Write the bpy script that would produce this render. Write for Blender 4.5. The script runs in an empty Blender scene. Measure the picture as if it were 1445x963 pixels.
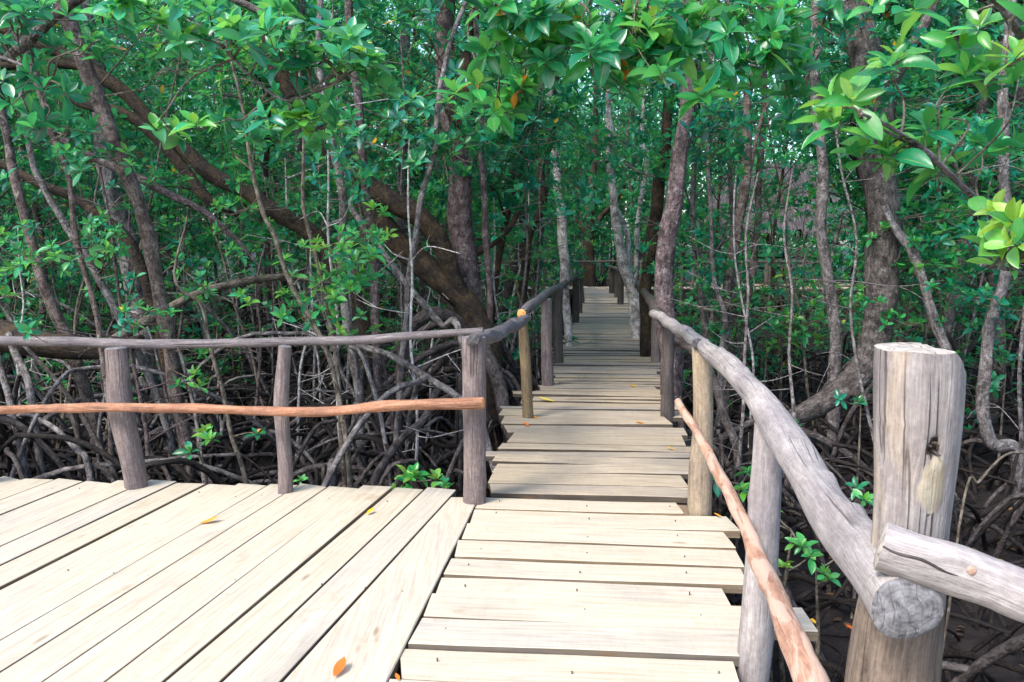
import bpy, math, random
import numpy as np
from mathutils import Vector

R = math.radians
sc = bpy.context.scene
COL = sc.collection
rng = np.random.default_rng(7)
random.seed(7)

# ------------------------------------------------------------------ camera
F = 28.0 / 36.0 * 1445
PITCH = R(7.07)
CAMZ = 1.6
GZ = -0.95
cam_d = bpy.data.cameras.new('camera')
cam_d.lens = 28.0
cam_d.sensor_width = 36.0
cam_d.clip_start = 0.05
cam_d.clip_end = 2000
cam = bpy.data.objects.new('camera', cam_d)
COL.objects.link(cam)
cam.location = (0, 0, CAMZ)
cam.rotation_euler = (R(90) - PITCH, 0, 0)
sc.camera = cam


def ray(px, py):
    x = (px - 722.5) / F
    v = (481.5 - py) / F
    return np.array([x, math.cos(PITCH) + v * math.sin(PITCH), -math.sin(PITCH) + v * math.cos(PITCH)])


def at(px, py, Z):
    d = ray(px, py)
    return np.array([0, 0, CAMZ]) + d * (Z / d[1])


def on(px, py, z=0.0):
    d = ray(px, py)
    t = (z - CAMZ) / d[2]
    return np.array([0, 0, CAMZ]) + d * t


def ground_h(x, y):
    x = np.asarray(x, float)
    y = np.asarray(y, float)
    return GZ + 0.05 * np.sin(x * 1.3 + 0.7) * np.cos(y * 1.1 - 0.4) + 0.035 * np.sin(x * 3.1 + y * 2.3) + 0.02 * np.sin(x * 6.7 - y * 5.9 + 1.3)


# ------------------------------------------------------------------ mesh builder
class MB:
    def __init__(self):
        self.v, self.f, self.rc, self.tone, self.mi, self.n = [], [], [], [], [], 0

    def add(self, v, faces, rc=None, tone=None, mi=0):
        """faces: list of index lists, or an (N,k) array"""
        v = np.asarray(v, float)
        n = len(v)
        self.v.append(v)
        self.rc.append(np.asarray(rc, float) if rc is not None else v.copy())
        if tone is None:
            tone = np.zeros(n)
        self.tone.append(np.broadcast_to(np.asarray(tone, float), (n,)))
        if isinstance(faces, np.ndarray):
            self.f.append((faces + self.n, mi))
        else:
            by = {}
            for q in faces:
                by.setdefault(len(q), []).append(q)
            for k, qs in by.items():
                self.f.append((np.asarray(qs, int) + self.n, mi))
        self.n += n

    def build(self, name, mats, parent=None, smooth=True):
        me = bpy.data.meshes.new(name)
        V = np.concatenate(self.v) if self.v else np.zeros((0, 3))
        pa = parent
        while pa is not None:
            if pa.name in PARENT_O:
                V = V - PARENT_O[pa.name]['origin']
                break
            pa = pa.parent
        loops, starts, mis, s = [], [], [], 0
        for fa, mi in self.f:
            k = fa.shape[1]
            loops.append(fa.reshape(-1))
            starts.append(s + np.arange(len(fa)) * k)
            mis.append(np.full(len(fa), mi))
            s += fa.size
        loops = np.concatenate(loops)
        starts = np.concatenate(starts)
        mis = np.concatenate(mis)
        me.vertices.add(len(V))
        me.vertices.foreach_set('co', V.astype(np.float32).reshape(-1))
        me.loops.add(len(loops))
        me.loops.foreach_set('vertex_index', loops.astype(np.int32))
        me.polygons.add(len(starts))
        me.polygons.foreach_set('loop_start', starts.astype(np.int32))
        me.polygons.foreach_set('material_index', mis.astype(np.int32))
        me.polygons.foreach_set('use_smooth', np.full(len(starts), smooth))
        a = me.attributes.new('rc', 'FLOAT_VECTOR', 'POINT')
        a.data.foreach_set('vector', np.concatenate(self.rc).astype(np.float32).reshape(-1))
        a = me.attributes.new('tone', 'FLOAT', 'POINT')
        a.data.foreach_set('value', np.concatenate(self.tone).astype(np.float32))
        me.update(calc_edges=True)
        me.validate()
        if not isinstance(mats, (list, tuple)):
            mats = [mats]
        for m in mats:
            me.materials.append(m)
        o = bpy.data.objects.new(name, me)
        COL.objects.link(o)
        if parent is not None:
            o.parent = parent
        return o

    # a bent, tapering, lumpy rod
    def tube(self, pts, rad, sides=8, seg=4, bump=0.06, seed=None, cap=(True, True), tone=0.0, capmi=0, wob=0.0, knots=0, mi=0):
        P = np.asarray(pts, float)
        r = np.asarray(rad, float)
        if r.ndim == 0:
            r = np.full(len(P), float(r))
        P, r = catmull(P, r, seg)
        n = len(P)
        sd = rng.random() * 50 if seed is None else seed
        g = np.random.default_rng(int(sd * 1000) + 1)
        if wob:
            ln0 = np.concatenate([[0], np.cumsum(np.linalg.norm(np.diff(P, axis=0), axis=1))])
            env = np.ones(n)
            for ax in range(3):
                P[:, ax] += wob * env * (np.sin(ln0 * g.uniform(2, 4) + g.uniform(0, 6)) * .6 + np.sin(ln0 * g.uniform(5, 9) + g.uniform(0, 6)) * .4)
        T = np.gradient(P, axis=0)
        T /= np.linalg.norm(T, axis=1)[:, None] + 1e-12
        ref = np.array([0, 0, 1.0]) if abs(T[0, 2]) < .9 else np.array([1.0, 0, 0])
        u = np.cross(T[0], ref)
        u /= np.linalg.norm(u)
        U = np.zeros((n, 3))
        for i in range(n):
            u = u - T[i] * np.dot(u, T[i])
            u /= np.linalg.norm(u) + 1e-12
            U[i] = u
        W = np.cross(T, U)
        L = np.concatenate([[0], np.cumsum(np.linalg.norm(np.diff(P, axis=0), axis=1))])
        ang = np.arange(sides) / sides * 2 * np.pi
        rm = np.mean(r)
        A, LL = np.meshgrid(ang, L)
        m = np.zeros_like(A)
        for k in range(1, 6):
            q = g.integers(1, 4)
            m += np.sin(q * A + g.uniform(0, 6.3) + LL / (rm + .01) * g.uniform(.15, .7) * g.choice([-1, 1])) / 2.2
        for _ in range(knots):
            l0, a0 = g.uniform(.03, .97) * L[-1], g.uniform(0, 6.283)
            da = np.abs((A - a0 + np.pi) % (2 * np.pi) - np.pi)
            sl, sa = rm * g.uniform(.35, .8), g.uniform(.3, .6)
            dl = (LL - l0) / sl
            m += g.choice([1.0, 1.0, -.7]) * g.uniform(1.2, 2.6) * np.exp(-dl * dl - (da / sa) ** 2)
        rr = r[:, None] * (1 + bump * m)
        c, s = np.cos(A), np.sin(A)
        V = P[:, None, :] + rr[..., None] * (c[..., None] * U[:, None, :] + s[..., None] * W[:, None, :])
        rc = np.stack([LL + sd, r[:, None] * c, r[:, None] * s], -1)
        V = V.reshape(-1, 3)
        rc = rc.reshape(-1, 3)
        i = np.arange(n - 1)[:, None] * sides
        j = np.arange(sides)[None, :]
        j2 = (j + 1) % sides
        faces = np.stack([i + j, i + j2, i + sides + j2, i + sides + j], -1).reshape(-1, 4)
        capmi = max(capmi, mi)
        self.add(V, faces, rc, tone, mi)
        for e, on_ in ((0, cap[0]), (n - 1, cap[1])):
            if not on_:
                continue
            ring = V[e * sides:(e + 1) * sides]
            cen = ring.mean(0)
            dirv = -T[0] if e == 0 else T[-1]
            inner = cen + (ring - cen) * .82 + dirv * r[e] * .1
            cen2 = cen + dirv * r[e] * .12
            VV = np.concatenate([ring, inner, [cen2]])
            rc2 = np.concatenate([rc[e * sides:(e + 1) * sides], rc[e * sides:(e + 1) * sides] * np.array([1, .82, .82]), [[L[e] + sd, 0, 0]]])
            fs = []
            for q in range(sides):
                q2 = (q + 1) % sides
                a = [q, q2, sides + q2, sides + q]
                b = [sides + q, sides + q2, 2 * sides]
                if e == 0:
                    a, b = a[::-1], b[::-1]
                fs += [a, b]
            self.add(VV, fs, rc2, tone, capmi)
        return P, r


PARENT_O = {}


def catmull(P, r, seg):
    if len(P) == 2:
        t = np.linspace(0, 1, seg + 1)
        return P[0] + (P[1] - P[0]) * t[:, None], r[0] + (r[1] - r[0]) * t
    Q = np.concatenate([[2 * P[0] - P[1]], P, [2 * P[-1] - P[-2]]])
    out, ro = [], []
    for i in range(len(P) - 1):
        p0, p1, p2, p3 = Q[i:i + 4]
        for k in range(seg):
            t = k / seg
            out.append(.5 * (2 * p1 + (p2 - p0) * t + (2 * p0 - 5 * p1 + 4 * p2 - p3) * t * t + (3 * p1 - p0 - 3 * p2 + p3) * t ** 3))
            ro.append(r[i] + (r[i + 1] - r[i]) * (t * t * (3 - 2 * t)))
    out.append(P[-1])
    ro.append(r[-1])
    return np.array(out), np.array(ro)


def tag(o, label=None, cat=None, group=None, kind=None):
    if label:
        o['label'] = label
    if cat:
        o['category'] = cat
    if group:
        o['group'] = group
    if kind:
        o['kind'] = kind
    return o


def empty(name, loc):
    o = bpy.data.objects.new(name, None)
    o.location = tuple(float(q) for q in loc)
    o.empty_display_size = .1
    COL.objects.link(o)
    PARENT_O[o.name] = {'origin': np.array(loc, float)}
    return o


def copy_tree(o, parent=None):
    c = o.copy()
    COL.objects.link(c)
    c.parent = parent
    for ch in list(o.children):
        copy_tree(ch, c)
    return c


# ------------------------------------------------------------------ leaves
def leaf_template(nseg, wid=.46, fold=.10, droop=.16):
    """leaf along +y, width x, normal z. verts, quads, (across, along)"""
    ys = np.linspace(0, 1, nseg + 1)
    prof = np.sin(np.pi * np.clip(ys, 0, 1) ** 1.12) ** .78 * wid / 2
    prof[0] = .012
    prof[-1] = .004
    v, uv = [], []
    for y, w in zip(ys, prof):
        z = -droop * y * y
        for s in (-1, 0, 1):
            v.append((s * w, y, z + (fold * abs(s) * w / (wid / 2))))
            uv.append((s, y))
    f = []
    for i in range(nseg):
        a = i * 3
        f += [[a, a + 1, a + 4, a + 3], [a + 1, a + 2, a + 5, a + 4]]
    return np.array(v), np.array(f), np.array(uv)


T_HI = leaf_template(7)
T_MD = leaf_template(4)
T_LO = leaf_template(2, wid=.52)
T_LO[0][[0, 1, 2], :] *= 1


def unit(a):
    return a / (np.linalg.norm(a, axis=-1, keepdims=True) + 1e-9)


def put_leaves(mb, o, d, nrm, L, tone, tpl, wjit=.15):
    V, Fq, UV = tpl
    n = len(o)
    d = unit(d)
    nrm = unit(nrm - d * np.sum(nrm * d, -1, keepdims=True))
    x = np.cross(d, nrm)
    wj = 1 + rng.uniform(-wjit, wjit, n)
    bend = rng.uniform(.3, 2.0, n)
    P = (o[:, None, :]
         + x[:, None, :] * (V[None, :, 0:1] * (L * wj)[:, None, None])
         + d[:, None, :] * (V[None, :, 1:2] * L[:, None, None])
         + nrm[:, None, :] * (V[None, :, 2:3] * (L * bend)[:, None, None]))
    m = len(V)
    faces = (Fq[None] + (np.arange(n) * m)[:, None, None]).reshape(-1, 4)
    rc = np.concatenate([np.broadcast_to(UV[None], (n, m, 2)), np.broadcast_to(rng.random(n)[:, None, None], (n, m, 1))], -1)
    mb.add(P.reshape(-1, 3), faces, rc.reshape(-1, 3), np.repeat(tone, m))


def rosettes(mb, cen, axis, L, tpl=T_MD, k=(6, 10), tone=(.15, .55), young=.35, old=.012, open_=1.0):
    """whorls of leaves at twig ends"""
    cen = np.asarray(cen, float)
    axis = unit(np.asarray(axis, float))
    O, D, N, LL, TT = [], [], [], [], []
    for c, a in zip(cen, axis):
        n = int(rng.integers(k[0], k[1] + 1))
        ref = np.array([1.0, 0, 0]) if abs(a[0]) < .8 else np.array([0, 1.0, 0])
        u = unit(np.cross(a, ref))
        w = np.cross(a, u)
        ph = rng.uniform(0, 6.28)
        bt = rng.uniform(*tone)
        for i in range(n):
            q = i / max(n - 1, 1)                      # 0 outer ... 1 inner
            an = ph + i * 2.4 + rng.normal(0, .15)
            th = (1.65 - 1.25 * q) * open_ + rng.normal(0, .14)
            rad = math.cos(an) * u + math.sin(an) * w
            d = a * math.cos(th) + rad * math.sin(th)
            nn = a * math.sin(th) - rad * math.cos(th)
            O.append(c - a * .12 * L * (1 - q) + d * .04 * L)
            D.append(d)
            N.append(nn + rng.normal(0, .22, 3))
            LL.append(L * (1.0 - .38 * q) * rng.uniform(.6, 1.15))
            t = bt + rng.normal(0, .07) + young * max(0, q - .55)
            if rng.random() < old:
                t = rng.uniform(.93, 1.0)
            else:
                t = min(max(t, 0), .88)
            TT.append(t)
    put_leaves(mb, np.array(O), np.array(D), np.array(N), np.array(LL), np.array(TT), tpl)


# ------------------------------------------------------------------ materials
def new_mat(name):
    m = bpy.data.materials.new(name)
    m.use_nodes = True
    nt = m.node_tree
    nt.nodes.clear()
    return m, nt


def nd(nt, t, **kw):
    n = nt.nodes.new(t)
    for k, v in kw.items():
        if k in n.inputs:
            n.inputs[k].default_value = v
        else:
            setattr(n, k, v)
    return n


def attr(nt, name):
    return nd(nt, 'ShaderNodeAttribute', attribute_name=name)


def ramp(nt, fac, stops, interp='LINEAR'):
    r = nt.nodes.new('ShaderNodeValToRGB')
    r.color_ramp.interpolation = interp
    e = r.color_ramp.elements
    while len(e) > 1:
        e.remove(e[-1])
    e[0].position = stops[0][0]
    c = stops[0][1]
    e[0].color = (*c, 1) if len(c) == 3 else c
    for p, c in stops[1:]:
        q = e.new(p)
        q.color = (*c, 1) if len(c) == 3 else c
    nt.links.new(fac, r.inputs[0])
    return r.outputs[0]


def vmul(nt, vec, s):
    m = nd(nt, 'ShaderNodeVectorMath', operation='MULTIPLY')
    nt.links.new(vec, m.inputs[0])
    m.inputs[1].default_value = s
    return m.outputs[0]


def noise(nt, vec, scale, detail=4, rough=.55, dist=0.0):
    n = nd(nt, 'ShaderNodeTexNoise')
    n.inputs['Scale'].default_value = scale
    n.inputs['Detail'].default_value = detail
    n.inputs['Roughness'].default_value = rough
    n.inputs['Distortion'].default_value = dist
    nt.links.new(vec, n.inputs['Vector'])
    return n.outputs[0]


def mix(nt, fac, a, b, mode='MIX'):
    m = nd(nt, 'ShaderNodeMix', data_type='RGBA', blend_type=mode)
    for inp, val in ((m.inputs[0], fac), (m.inputs[6], a), (m.inputs[7], b)):
        if isinstance(val, bpy.types.NodeSocket):
            nt.links.new(val, inp)
        elif isinstance(val, (int, float)):
            inp.default_value = val
        else:
            inp.default_value = (*val, 1)
    return m.outputs[2]


def math_(nt, op, a, b=0.0, clamp=False):
    m = nd(nt, 'ShaderNodeMath', operation=op)
    m.use_clamp = clamp
    for i, val in enumerate((a, b)):
        if isinstance(val, bpy.types.NodeSocket):
            nt.links.new(val, m.inputs[i])
        else:
            m.inputs[i].default_value = val
    return m.outputs[0]


def finish(nt, color, rough, height=None, bump=.4, dist=.01, spec=.3):
    p = nd(nt, 'ShaderNodeBsdfPrincipled')
    nt.links.new(color, p.inputs['Base Color'])
    if isinstance(rough, bpy.types.NodeSocket):
        nt.links.new(rough, p.inputs['Roughness'])
    else:
        p.inputs['Roughness'].default_value = rough
    p.inputs['Specular IOR Level'].default_value = spec
    if height is not None:
        b = nd(nt, 'ShaderNodeBump')
        b.inputs['Strength'].default_value = bump
        b.inputs['Distance'].default_value = dist
        nt.links.new(height, b.inputs['Height'])
        nt.links.new(b.outputs[0], p.inputs['Normal'])
    o = nd(nt, 'ShaderNodeOutputMaterial')
    nt.links.new(p.outputs[0], o.inputs[0])
    return p


def bark(name, dark, mid, light, lichen=.5, lich_col=(.36, .37, .36), stretch=.35, moss=None, wet=.75):
    m, nt = new_mat(name)
    rc = attr(nt, 'rc').outputs['Vector']
    v = vmul(nt, rc, (stretch, 1, 1))
    n1 = noise(nt, v, 34, 9, .7, .35)
    n2 = noise(nt, vmul(nt, rc, (1, 1, 1)), 9, 5, .62, .3)
    base = ramp(nt, n1, [(.30, dark), (.5, mid), (.72, light)])
    big = ramp(nt, n2, [(.36, (.42, .40, .41)), (.62, (1.35, 1.37, 1.42))])
    col = mix(nt, 1.0, base, big, 'MULTIPLY')
    n3 = noise(nt, rc, 13, 7, .78, .3)
    lf = ramp(nt, n3, [(.66 - .18 * lichen, (0, 0, 0)), (.74 - .16 * lichen, (.85, .85, .85))])
    n4 = noise(nt, rc, 60, 3, .7)
    lf2 = math_(nt, 'MULTIPLY', lf, ramp(nt, n4, [(.35, (.25, .25, .25)), (.6, (.9, .9, .9))]))
    col = mix(nt, lf2, col, lich_col)
    if moss is not None:
        n5 = noise(nt, rc, 6.5, 8, .75)
        mf = ramp(nt, n5, [(.46, (0, 0, 0)), (.60, (.85, .85, .85))])
        col = mix(nt, mf, col, moss)
    ck = noise(nt, vmul(nt, rc, (2.2, .7, .7)), 22, 3, .6)
    ck2 = noise(nt, vmul(nt, rc, (.45, 1, 1)), 48, 4, .6, 1.2)
    col = mix(nt, 1.0, col, ramp(nt, ck2, [(.36, (.35, .33, .33)), (.47, (1, 1, 1)), (.7, (1.12, 1.12, 1.12))]), 'MULTIPLY')
    h = math_(nt, 'ADD', n1, math_(nt, 'ADD', math_(nt, 'MULTIPLY', ck, .6), math_(nt, 'MULTIPLY', ck2, .8)))
    finish(nt, col, wet, h, .95, .022, .25)
    return m


def wood_post(name, dark, mid, light, stain=(.10, .085, .08), rough=.7, crack=.5, grain=70, scar=False, peel=None):
    m, nt = new_mat(name)
    rc = attr(nt, 'rc').outputs['Vector']
    warp = nd(nt, 'ShaderNodeTexNoise')
    warp.inputs['Scale'].default_value = 6
    nt.links.new(rc, warp.inputs['Vector'])
    wv = nd(nt, 'ShaderNodeVectorMath', operation='MULTIPLY_ADD')
    nt.links.new(warp.outputs['Color'], wv.inputs[0])
    wv.inputs[1].default_value = (.05, .022, .022)
    nt.links.new(rc, wv.inputs[2])
    rw_ = wv.outputs[0]
    na = noise(nt, vmul(nt, rw_, (.09, 1, 1)), grain, 7, .68, .2)
    nb = noise(nt, vmul(nt, rw_, (.03, 1, 1)), grain * 4.2, 4, .6)
    nc = noise(nt, rc, 55, 5, .7)
    n1 = math_(nt, 'ADD', math_(nt, 'MULTIPLY', na, .45), math_(nt, 'ADD', math_(nt, 'MULTIPLY', nb, .3), math_(nt, 'MULTIPLY', nc, .25)))
    n2 = noise(nt, vmul(nt, rc, (.5, 1, 1)), 11, 6, .68, .9)
    base = ramp(nt, n1, [(.36, dark), (.5, mid), (.62, light)])
    col = mix(nt, ramp(nt, n2, [(.36, (.75, .75, .75)), (.56, (0, 0, 0))]), base, stain, 'MIX')
    col = mix(nt, .55, base, col)
    n5 = noise(nt, rc, 3.0, 3, .5)
    col = mix(nt, 1.0, col, ramp(nt, n5, [(.3, (.72, .70, .74)), (.7, (1.12, 1.1, 1.05))]), 'MULTIPLY')
    n3 = noise(nt, vmul(nt, rc, (.012, 1, 1)), 22, 2, .4, .1)
    cr = ramp(nt, n3, [(.485, (0, 0, 0)), (.5, (1, 1, 1)), (.515, (0, 0, 0))])
    gate = ramp(nt, noise(nt, rc, 2.1, 2), [(.5, (0, 0, 0)), (.56, (1, 1, 1))])
    crk = math_(nt, 'MULTIPLY', cr, gate)
    if scar:
        sm_ = ramp(nt, attr(nt, 'tone').outputs['Fac'], [(.02, (1, 1, 1)), (.2, (0, 0, 0))])
        crk = math_(nt, 'MULTIPLY', crk, sm_)
        warm = ramp(nt, noise(nt, vmul(nt, rc, (.22, 1, 1)), 9, 4, .6, .8), [(.46, (0, 0, 0)), (.60, (.8, .8, .8))])
        col = mix(nt, warm, col, mix(nt, ramp(nt, n1, [(.36, (0, 0, 0)), (.62, (1, 1, 1))]), (.20, .145, .105), (.47, .39, .30)))
    col = mix(nt, math_(nt, 'MULTIPLY', crk, crack), col, (.03, .025, .025))
    if peel is not None:
        n6 = noise(nt, vmul(nt, rc, (.3, 1, 1)), 16, 5, .65, .7)
        pf = ramp(nt, n6, [(.47, (0, 0, 0)), (.53, (1, 1, 1))])
        col = mix(nt, pf, col, peel)
    if scar:
        t = attr(nt, 'tone').outputs['Fac']
        col = mix(nt, ramp(nt, t, [(.05, (0, 0, 0)), (.4, (1, 1, 1))]), col, mix(nt, ramp(nt, n2, [(.35, (0, 0, 0)), (.62, (1, 1, 1))]), (.23, .185, .125), (.36, .315, .24)))
        col = mix(nt, math_(nt, 'LESS_THAN', t, -.35), col, (.07, .05, .036))
        sx = nd(nt, 'ShaderNodeSeparateXYZ')
        nt.links.new(rc, sx.inputs[0])
        hz = math_(nt, 'ADD', math_(nt, 'SUBTRACT', sx.outputs[0], 40), math_(nt, 'MULTIPLY', n2, .25))
        damp = ramp(nt, hz, [(.98, (.85, .85, .85)), (1.10, (0, 0, 0))])
        col = mix(nt, damp, col, mix(nt, ramp(nt, n1, [(.36, (0, 0, 0)), (.62, (1, 1, 1))]), (.035, .024, .018), (.20, .145, .105)))
    h = math_(nt, 'SUBTRACT', math_(nt, 'ADD', n1, math_(nt, 'MULTIPLY', n2, .8)), math_(nt, 'MULTIPLY', crk, 1.2))
    finish(nt, col, rough, h, .7, .010, .25)
    return m


def end_grain(name, a, b):
    m, nt = new_mat(name)
    rc = attr(nt, 'rc').outputs['Vector']
    v = vmul(nt, rc, (0, 1, 1))
    w = nd(nt, 'ShaderNodeTexWave', wave_type='RINGS', rings_direction='X')
    w.inputs['Scale'].default_value = 38
    w.inputs['Distortion'].default_value = 2.5
    nt.links.new(v, w.inputs['Vector'])
    n = noise(nt, v, 50, 4)
    col = ramp(nt, math_(nt, 'ADD', math_(nt, 'MULTIPLY', w.outputs[1], .07), math_(nt, 'MULTIPLY', n, .93)), [(.3, a), (.65, b)])
    n2 = noise(nt, vmul(nt, rc, (0, 3, .6)), 16, 2, .5, .3)
    crk = ramp(nt, n2, [(.48, (0, 0, 0)), (.5, (1, 1, 1)), (.52, (0, 0, 0))])
    col = mix(nt, math_(nt, 'MULTIPLY', crk, .7), col, (.02, .02, .02))
    finish(nt, col, .8, n, .6, .01)
    return m


def plank_mat(name, dark, mid, light, grey, greyfac):
    m, nt = new_mat(name)
    rc = attr(nt, 'rc').outputs['Vector']
    t = attr(nt, 'tone').outputs['Fac']
    v = vmul(nt, rc, (.7, 14, 14))
    n1 = noise(nt, v, 4.0, 6, .65, .6)
    base = ramp(nt, n1, [(.28, dark), (.47, mid), (.66, light)])
    n2 = noise(nt, vmul(nt, rc, (1.2, 3, 3)), 1.6, 4, .6, .4)
    gf = math_(nt, 'ADD', math_(nt, 'MULTIPLY', n2, 1.2), math_(nt, 'ADD', math_(nt, 'MULTIPLY', t, 1.0), greyfac - 1.1))
    gm = ramp(nt, gf, [(.0, (0, 0, 0)), (.6, (1, 1, 1))])
    gcol = mix(nt, n1, tuple(q * .5 for q in grey), tuple(q * 1.35 for q in grey))
    col = mix(nt, gm, base, gcol)
    # knots
    vor = nd(nt, 'ShaderNodeTexVoronoi', feature='F1')
    vor.inputs['Scale'].default_value = 1.0
    nt.links.new(vmul(nt, rc, (1.6, 5.5, 5.5)), vor.inputs['Vector'])
    kn = ramp(nt, vor.outputs[0], [(.03, (1, 1, 1)), (.09, (0, 0, 0))])
    col = mix(nt, math_(nt, 'MULTIPLY', kn, .6), col, (.16, .09, .045))
    # saw marks across, faint
    sw = noise(nt, vmul(nt, rc, (34, 5, 5)), 1.0, 4, .6, 1.2)
    col = mix(nt, .16, col, mix(nt, 1.0, col, ramp(nt, sw, [(.35, (.78, .76, .74)), (.6, (1.1, 1.1, 1.1))]), 'MULTIPLY'))
    st = noise(nt, vmul(nt, rc, (1, 1.6, 1.6)), 3.1, 5, .65)
    col = mix(nt, ramp(nt, st, [(.60, (0, 0, 0)), (.74, (.45, .45, .45))]), col, (.22, .15, .09))
    hsv = nd(nt, 'ShaderNodeHueSaturation')
    nt.links.new(col, hsv.inputs['Color'])
    nt.links.new(math_(nt, 'ADD', math_(nt, 'MULTIPLY', t, .25), .86), hsv.inputs['Value'])
    finish(nt, hsv.outputs[0], .72, math_(nt, 'ADD', n1, math_(nt, 'MULTIPLY', sw, .3)), .35, .006, .25)
    return m


def leaf_mat(name, stops, tstops, trans=.42, rough=.34, vein=False):
    m, nt = new_mat(name)
    rc = attr(nt, 'rc').outputs['Vector']
    t = attr(nt, 'tone').outputs['Fac']
    col = ramp(nt, t, stops)
    tcol = ramp(nt, t, tstops)
    if vein:
        sx = nd(nt, 'ShaderNodeSeparateXYZ')
        nt.links.new(rc, sx.inputs[0])
        ab = math_(nt, 'ABSOLUTE', sx.outputs[0])
        mr = ramp(nt, ab, [(.02, (1, 1, 1)), (.09, (0, 0, 0))])
        col = mix(nt, math_(nt, 'MULTIPLY', mr, .55), col, (.24, .34, .10))
        n = noise(nt, vmul(nt, rc, (1.5, 3, 9)), 2.2, 3)
        col = mix(nt, 1.0, col, ramp(nt, n, [(.3, (.72, .75, .72)), (.7, (1.2, 1.15, 1.1))]), 'MULTIPLY')
    oi = nd(nt, 'ShaderNodeObjectInfo').outputs['Random']
    rl_ = nd(nt, 'ShaderNodeSeparateXYZ')
    nt.links.new(rc, rl_.inputs[0])
    hs = nd(nt, 'ShaderNodeHueSaturation')
    nt.links.new(col, hs.inputs['Color'])
    nt.links.new(math_(nt, 'ADD', math_(nt, 'MULTIPLY', oi, .07), .475), hs.inputs['Hue'])
    nt.links.new(math_(nt, 'ADD', math_(nt, 'MULTIPLY', rl_.outputs[2], .8), .6), hs.inputs['Value'])
    col = hs.outputs[0]
    p = nd(nt, 'ShaderNodeBsdfPrincipled')
    nt.links.new(col, p.inputs['Base Color'])
    p.inputs['Roughness'].default_value = rough
    p.inputs['Specular IOR Level'].default_value = .65 if vein else .4
    tr = nd(nt, 'ShaderNodeBsdfTranslucent')
    nt.links.new(tcol, tr.inputs['Color'])
    mx = nd(nt, 'ShaderNodeMixShader')
    mx.inputs[0].default_value = trans
    nt.links.new(p.outputs[0], mx.inputs[1])
    nt.links.new(tr.outputs[0], mx.inputs[2])
    o = nd(nt, 'ShaderNodeOutputMaterial')
    nt.links.new(mx.outputs[0], o.inputs[0])
    return m


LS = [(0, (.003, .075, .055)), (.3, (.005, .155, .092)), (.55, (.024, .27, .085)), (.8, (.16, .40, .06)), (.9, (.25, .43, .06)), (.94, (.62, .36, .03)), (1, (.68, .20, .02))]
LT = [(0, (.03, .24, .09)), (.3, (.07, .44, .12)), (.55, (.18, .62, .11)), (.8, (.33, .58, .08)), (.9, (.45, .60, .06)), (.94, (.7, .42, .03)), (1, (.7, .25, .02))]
M_LEAF = leaf_mat('mangrove_leaf', LS, LT, .42, .36)
M_LEAFN = leaf_mat('mangrove_leaf_veined', LS, LT, .38, .31, True)
M_FALL = leaf_mat('fallen_leaf_skin', [(0, (.75, .42, .04)), (.5, (.72, .26, .02)), (1, (.45, .14, .02))], [(0, (.7, .4, .05)), (1, (.6, .25, .03))], .2, .5)

B_BROWN = bark('bark_brown', (.026, .022, .021), (.083, .070, .064), (.18, .16, .15), .5, (.29, .29, .285))
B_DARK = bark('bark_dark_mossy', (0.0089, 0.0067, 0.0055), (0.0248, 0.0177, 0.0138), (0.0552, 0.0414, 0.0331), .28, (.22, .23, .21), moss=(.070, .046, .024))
B_GREY = bark('bark_grey', (0.0629, 0.0539, 0.0522), (0.1528, 0.1348, 0.1304), (0.2607, 0.2382, 0.2337), .7, (.40, .41, .41))
B_PALE = bark('bark_pale', (.20, .18, .175), (.47, .44, .43), (.68, .65, .63), .5, (.62, .61, .59), stretch=.8)
B_RED = bark('bark_reddish', (.055, .040, .035), (.135, .102, .089), (.235, .19, .17), .62, (.36, .355, .34))
B_MAUVE = bark('bark_mauve', (0.0405, 0.0291, 0.0291), (0.1173, 0.085, 0.085), (0.2185, 0.174, 0.174), .6, (.38, .36, .36))
B_ROOT = bark('bark_root', (0.0245, 0.0195, 0.0187), (0.0694, 0.0571, 0.0539), (0.1387, 0.1183, 0.1102), .45, (.24, .25, .25), stretch=.5)
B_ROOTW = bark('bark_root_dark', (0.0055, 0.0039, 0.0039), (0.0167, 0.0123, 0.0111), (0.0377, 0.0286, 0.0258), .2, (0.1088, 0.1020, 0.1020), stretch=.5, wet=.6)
B_TWIG = bark('bark_twig', (0.0702, 0.0546, 0.039), (0.156, 0.1287, 0.0975), (0.2574, 0.2262, 0.1872), .3, (.38, .37, .34))

W_GREY = wood_post('wood_grey', (0.1680, 0.1512, 0.1512), (0.3024, 0.2772, 0.2772), (0.4368, 0.4116, 0.4074), (0.1680, 0.1428, 0.1386))
W_POST = wood_post('wood_post_brown', (0.0840, 0.0638, 0.0605), (0.1806, 0.1445, 0.1386), (0.3108, 0.2688, 0.2646), (0.0924, 0.0714, 0.0672))
W_BIG = wood_post('wood_post_thick', (0.1440, 0.1224, 0.1188), (0.2592, 0.2340, 0.2268), (0.3888, 0.3600, 0.3384), (0.1368, 0.1080, 0.1008), grain=46, scar=True)
W_MID = wood_post('wood_mid_grey', (0.0714, 0.0630, 0.0672), (0.1470, 0.1302, 0.1386), (0.2604, 0.2394, 0.2478), (0.0756, 0.0672, 0.0672))
W_OCHRE = wood_post('wood_ochre', (0.0840, 0.0605, 0.0336), (0.1680, 0.1243, 0.0714), (0.2688, 0.2100, 0.1302), (0.0756, 0.0588, 0.0420))
W_TAN = wood_post('wood_post_tan', (0.1680, 0.1260, 0.0882), (0.3108, 0.2478, 0.1764), (0.4368, 0.3696, 0.2856), (0.1428, 0.1134, 0.0924))
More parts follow.
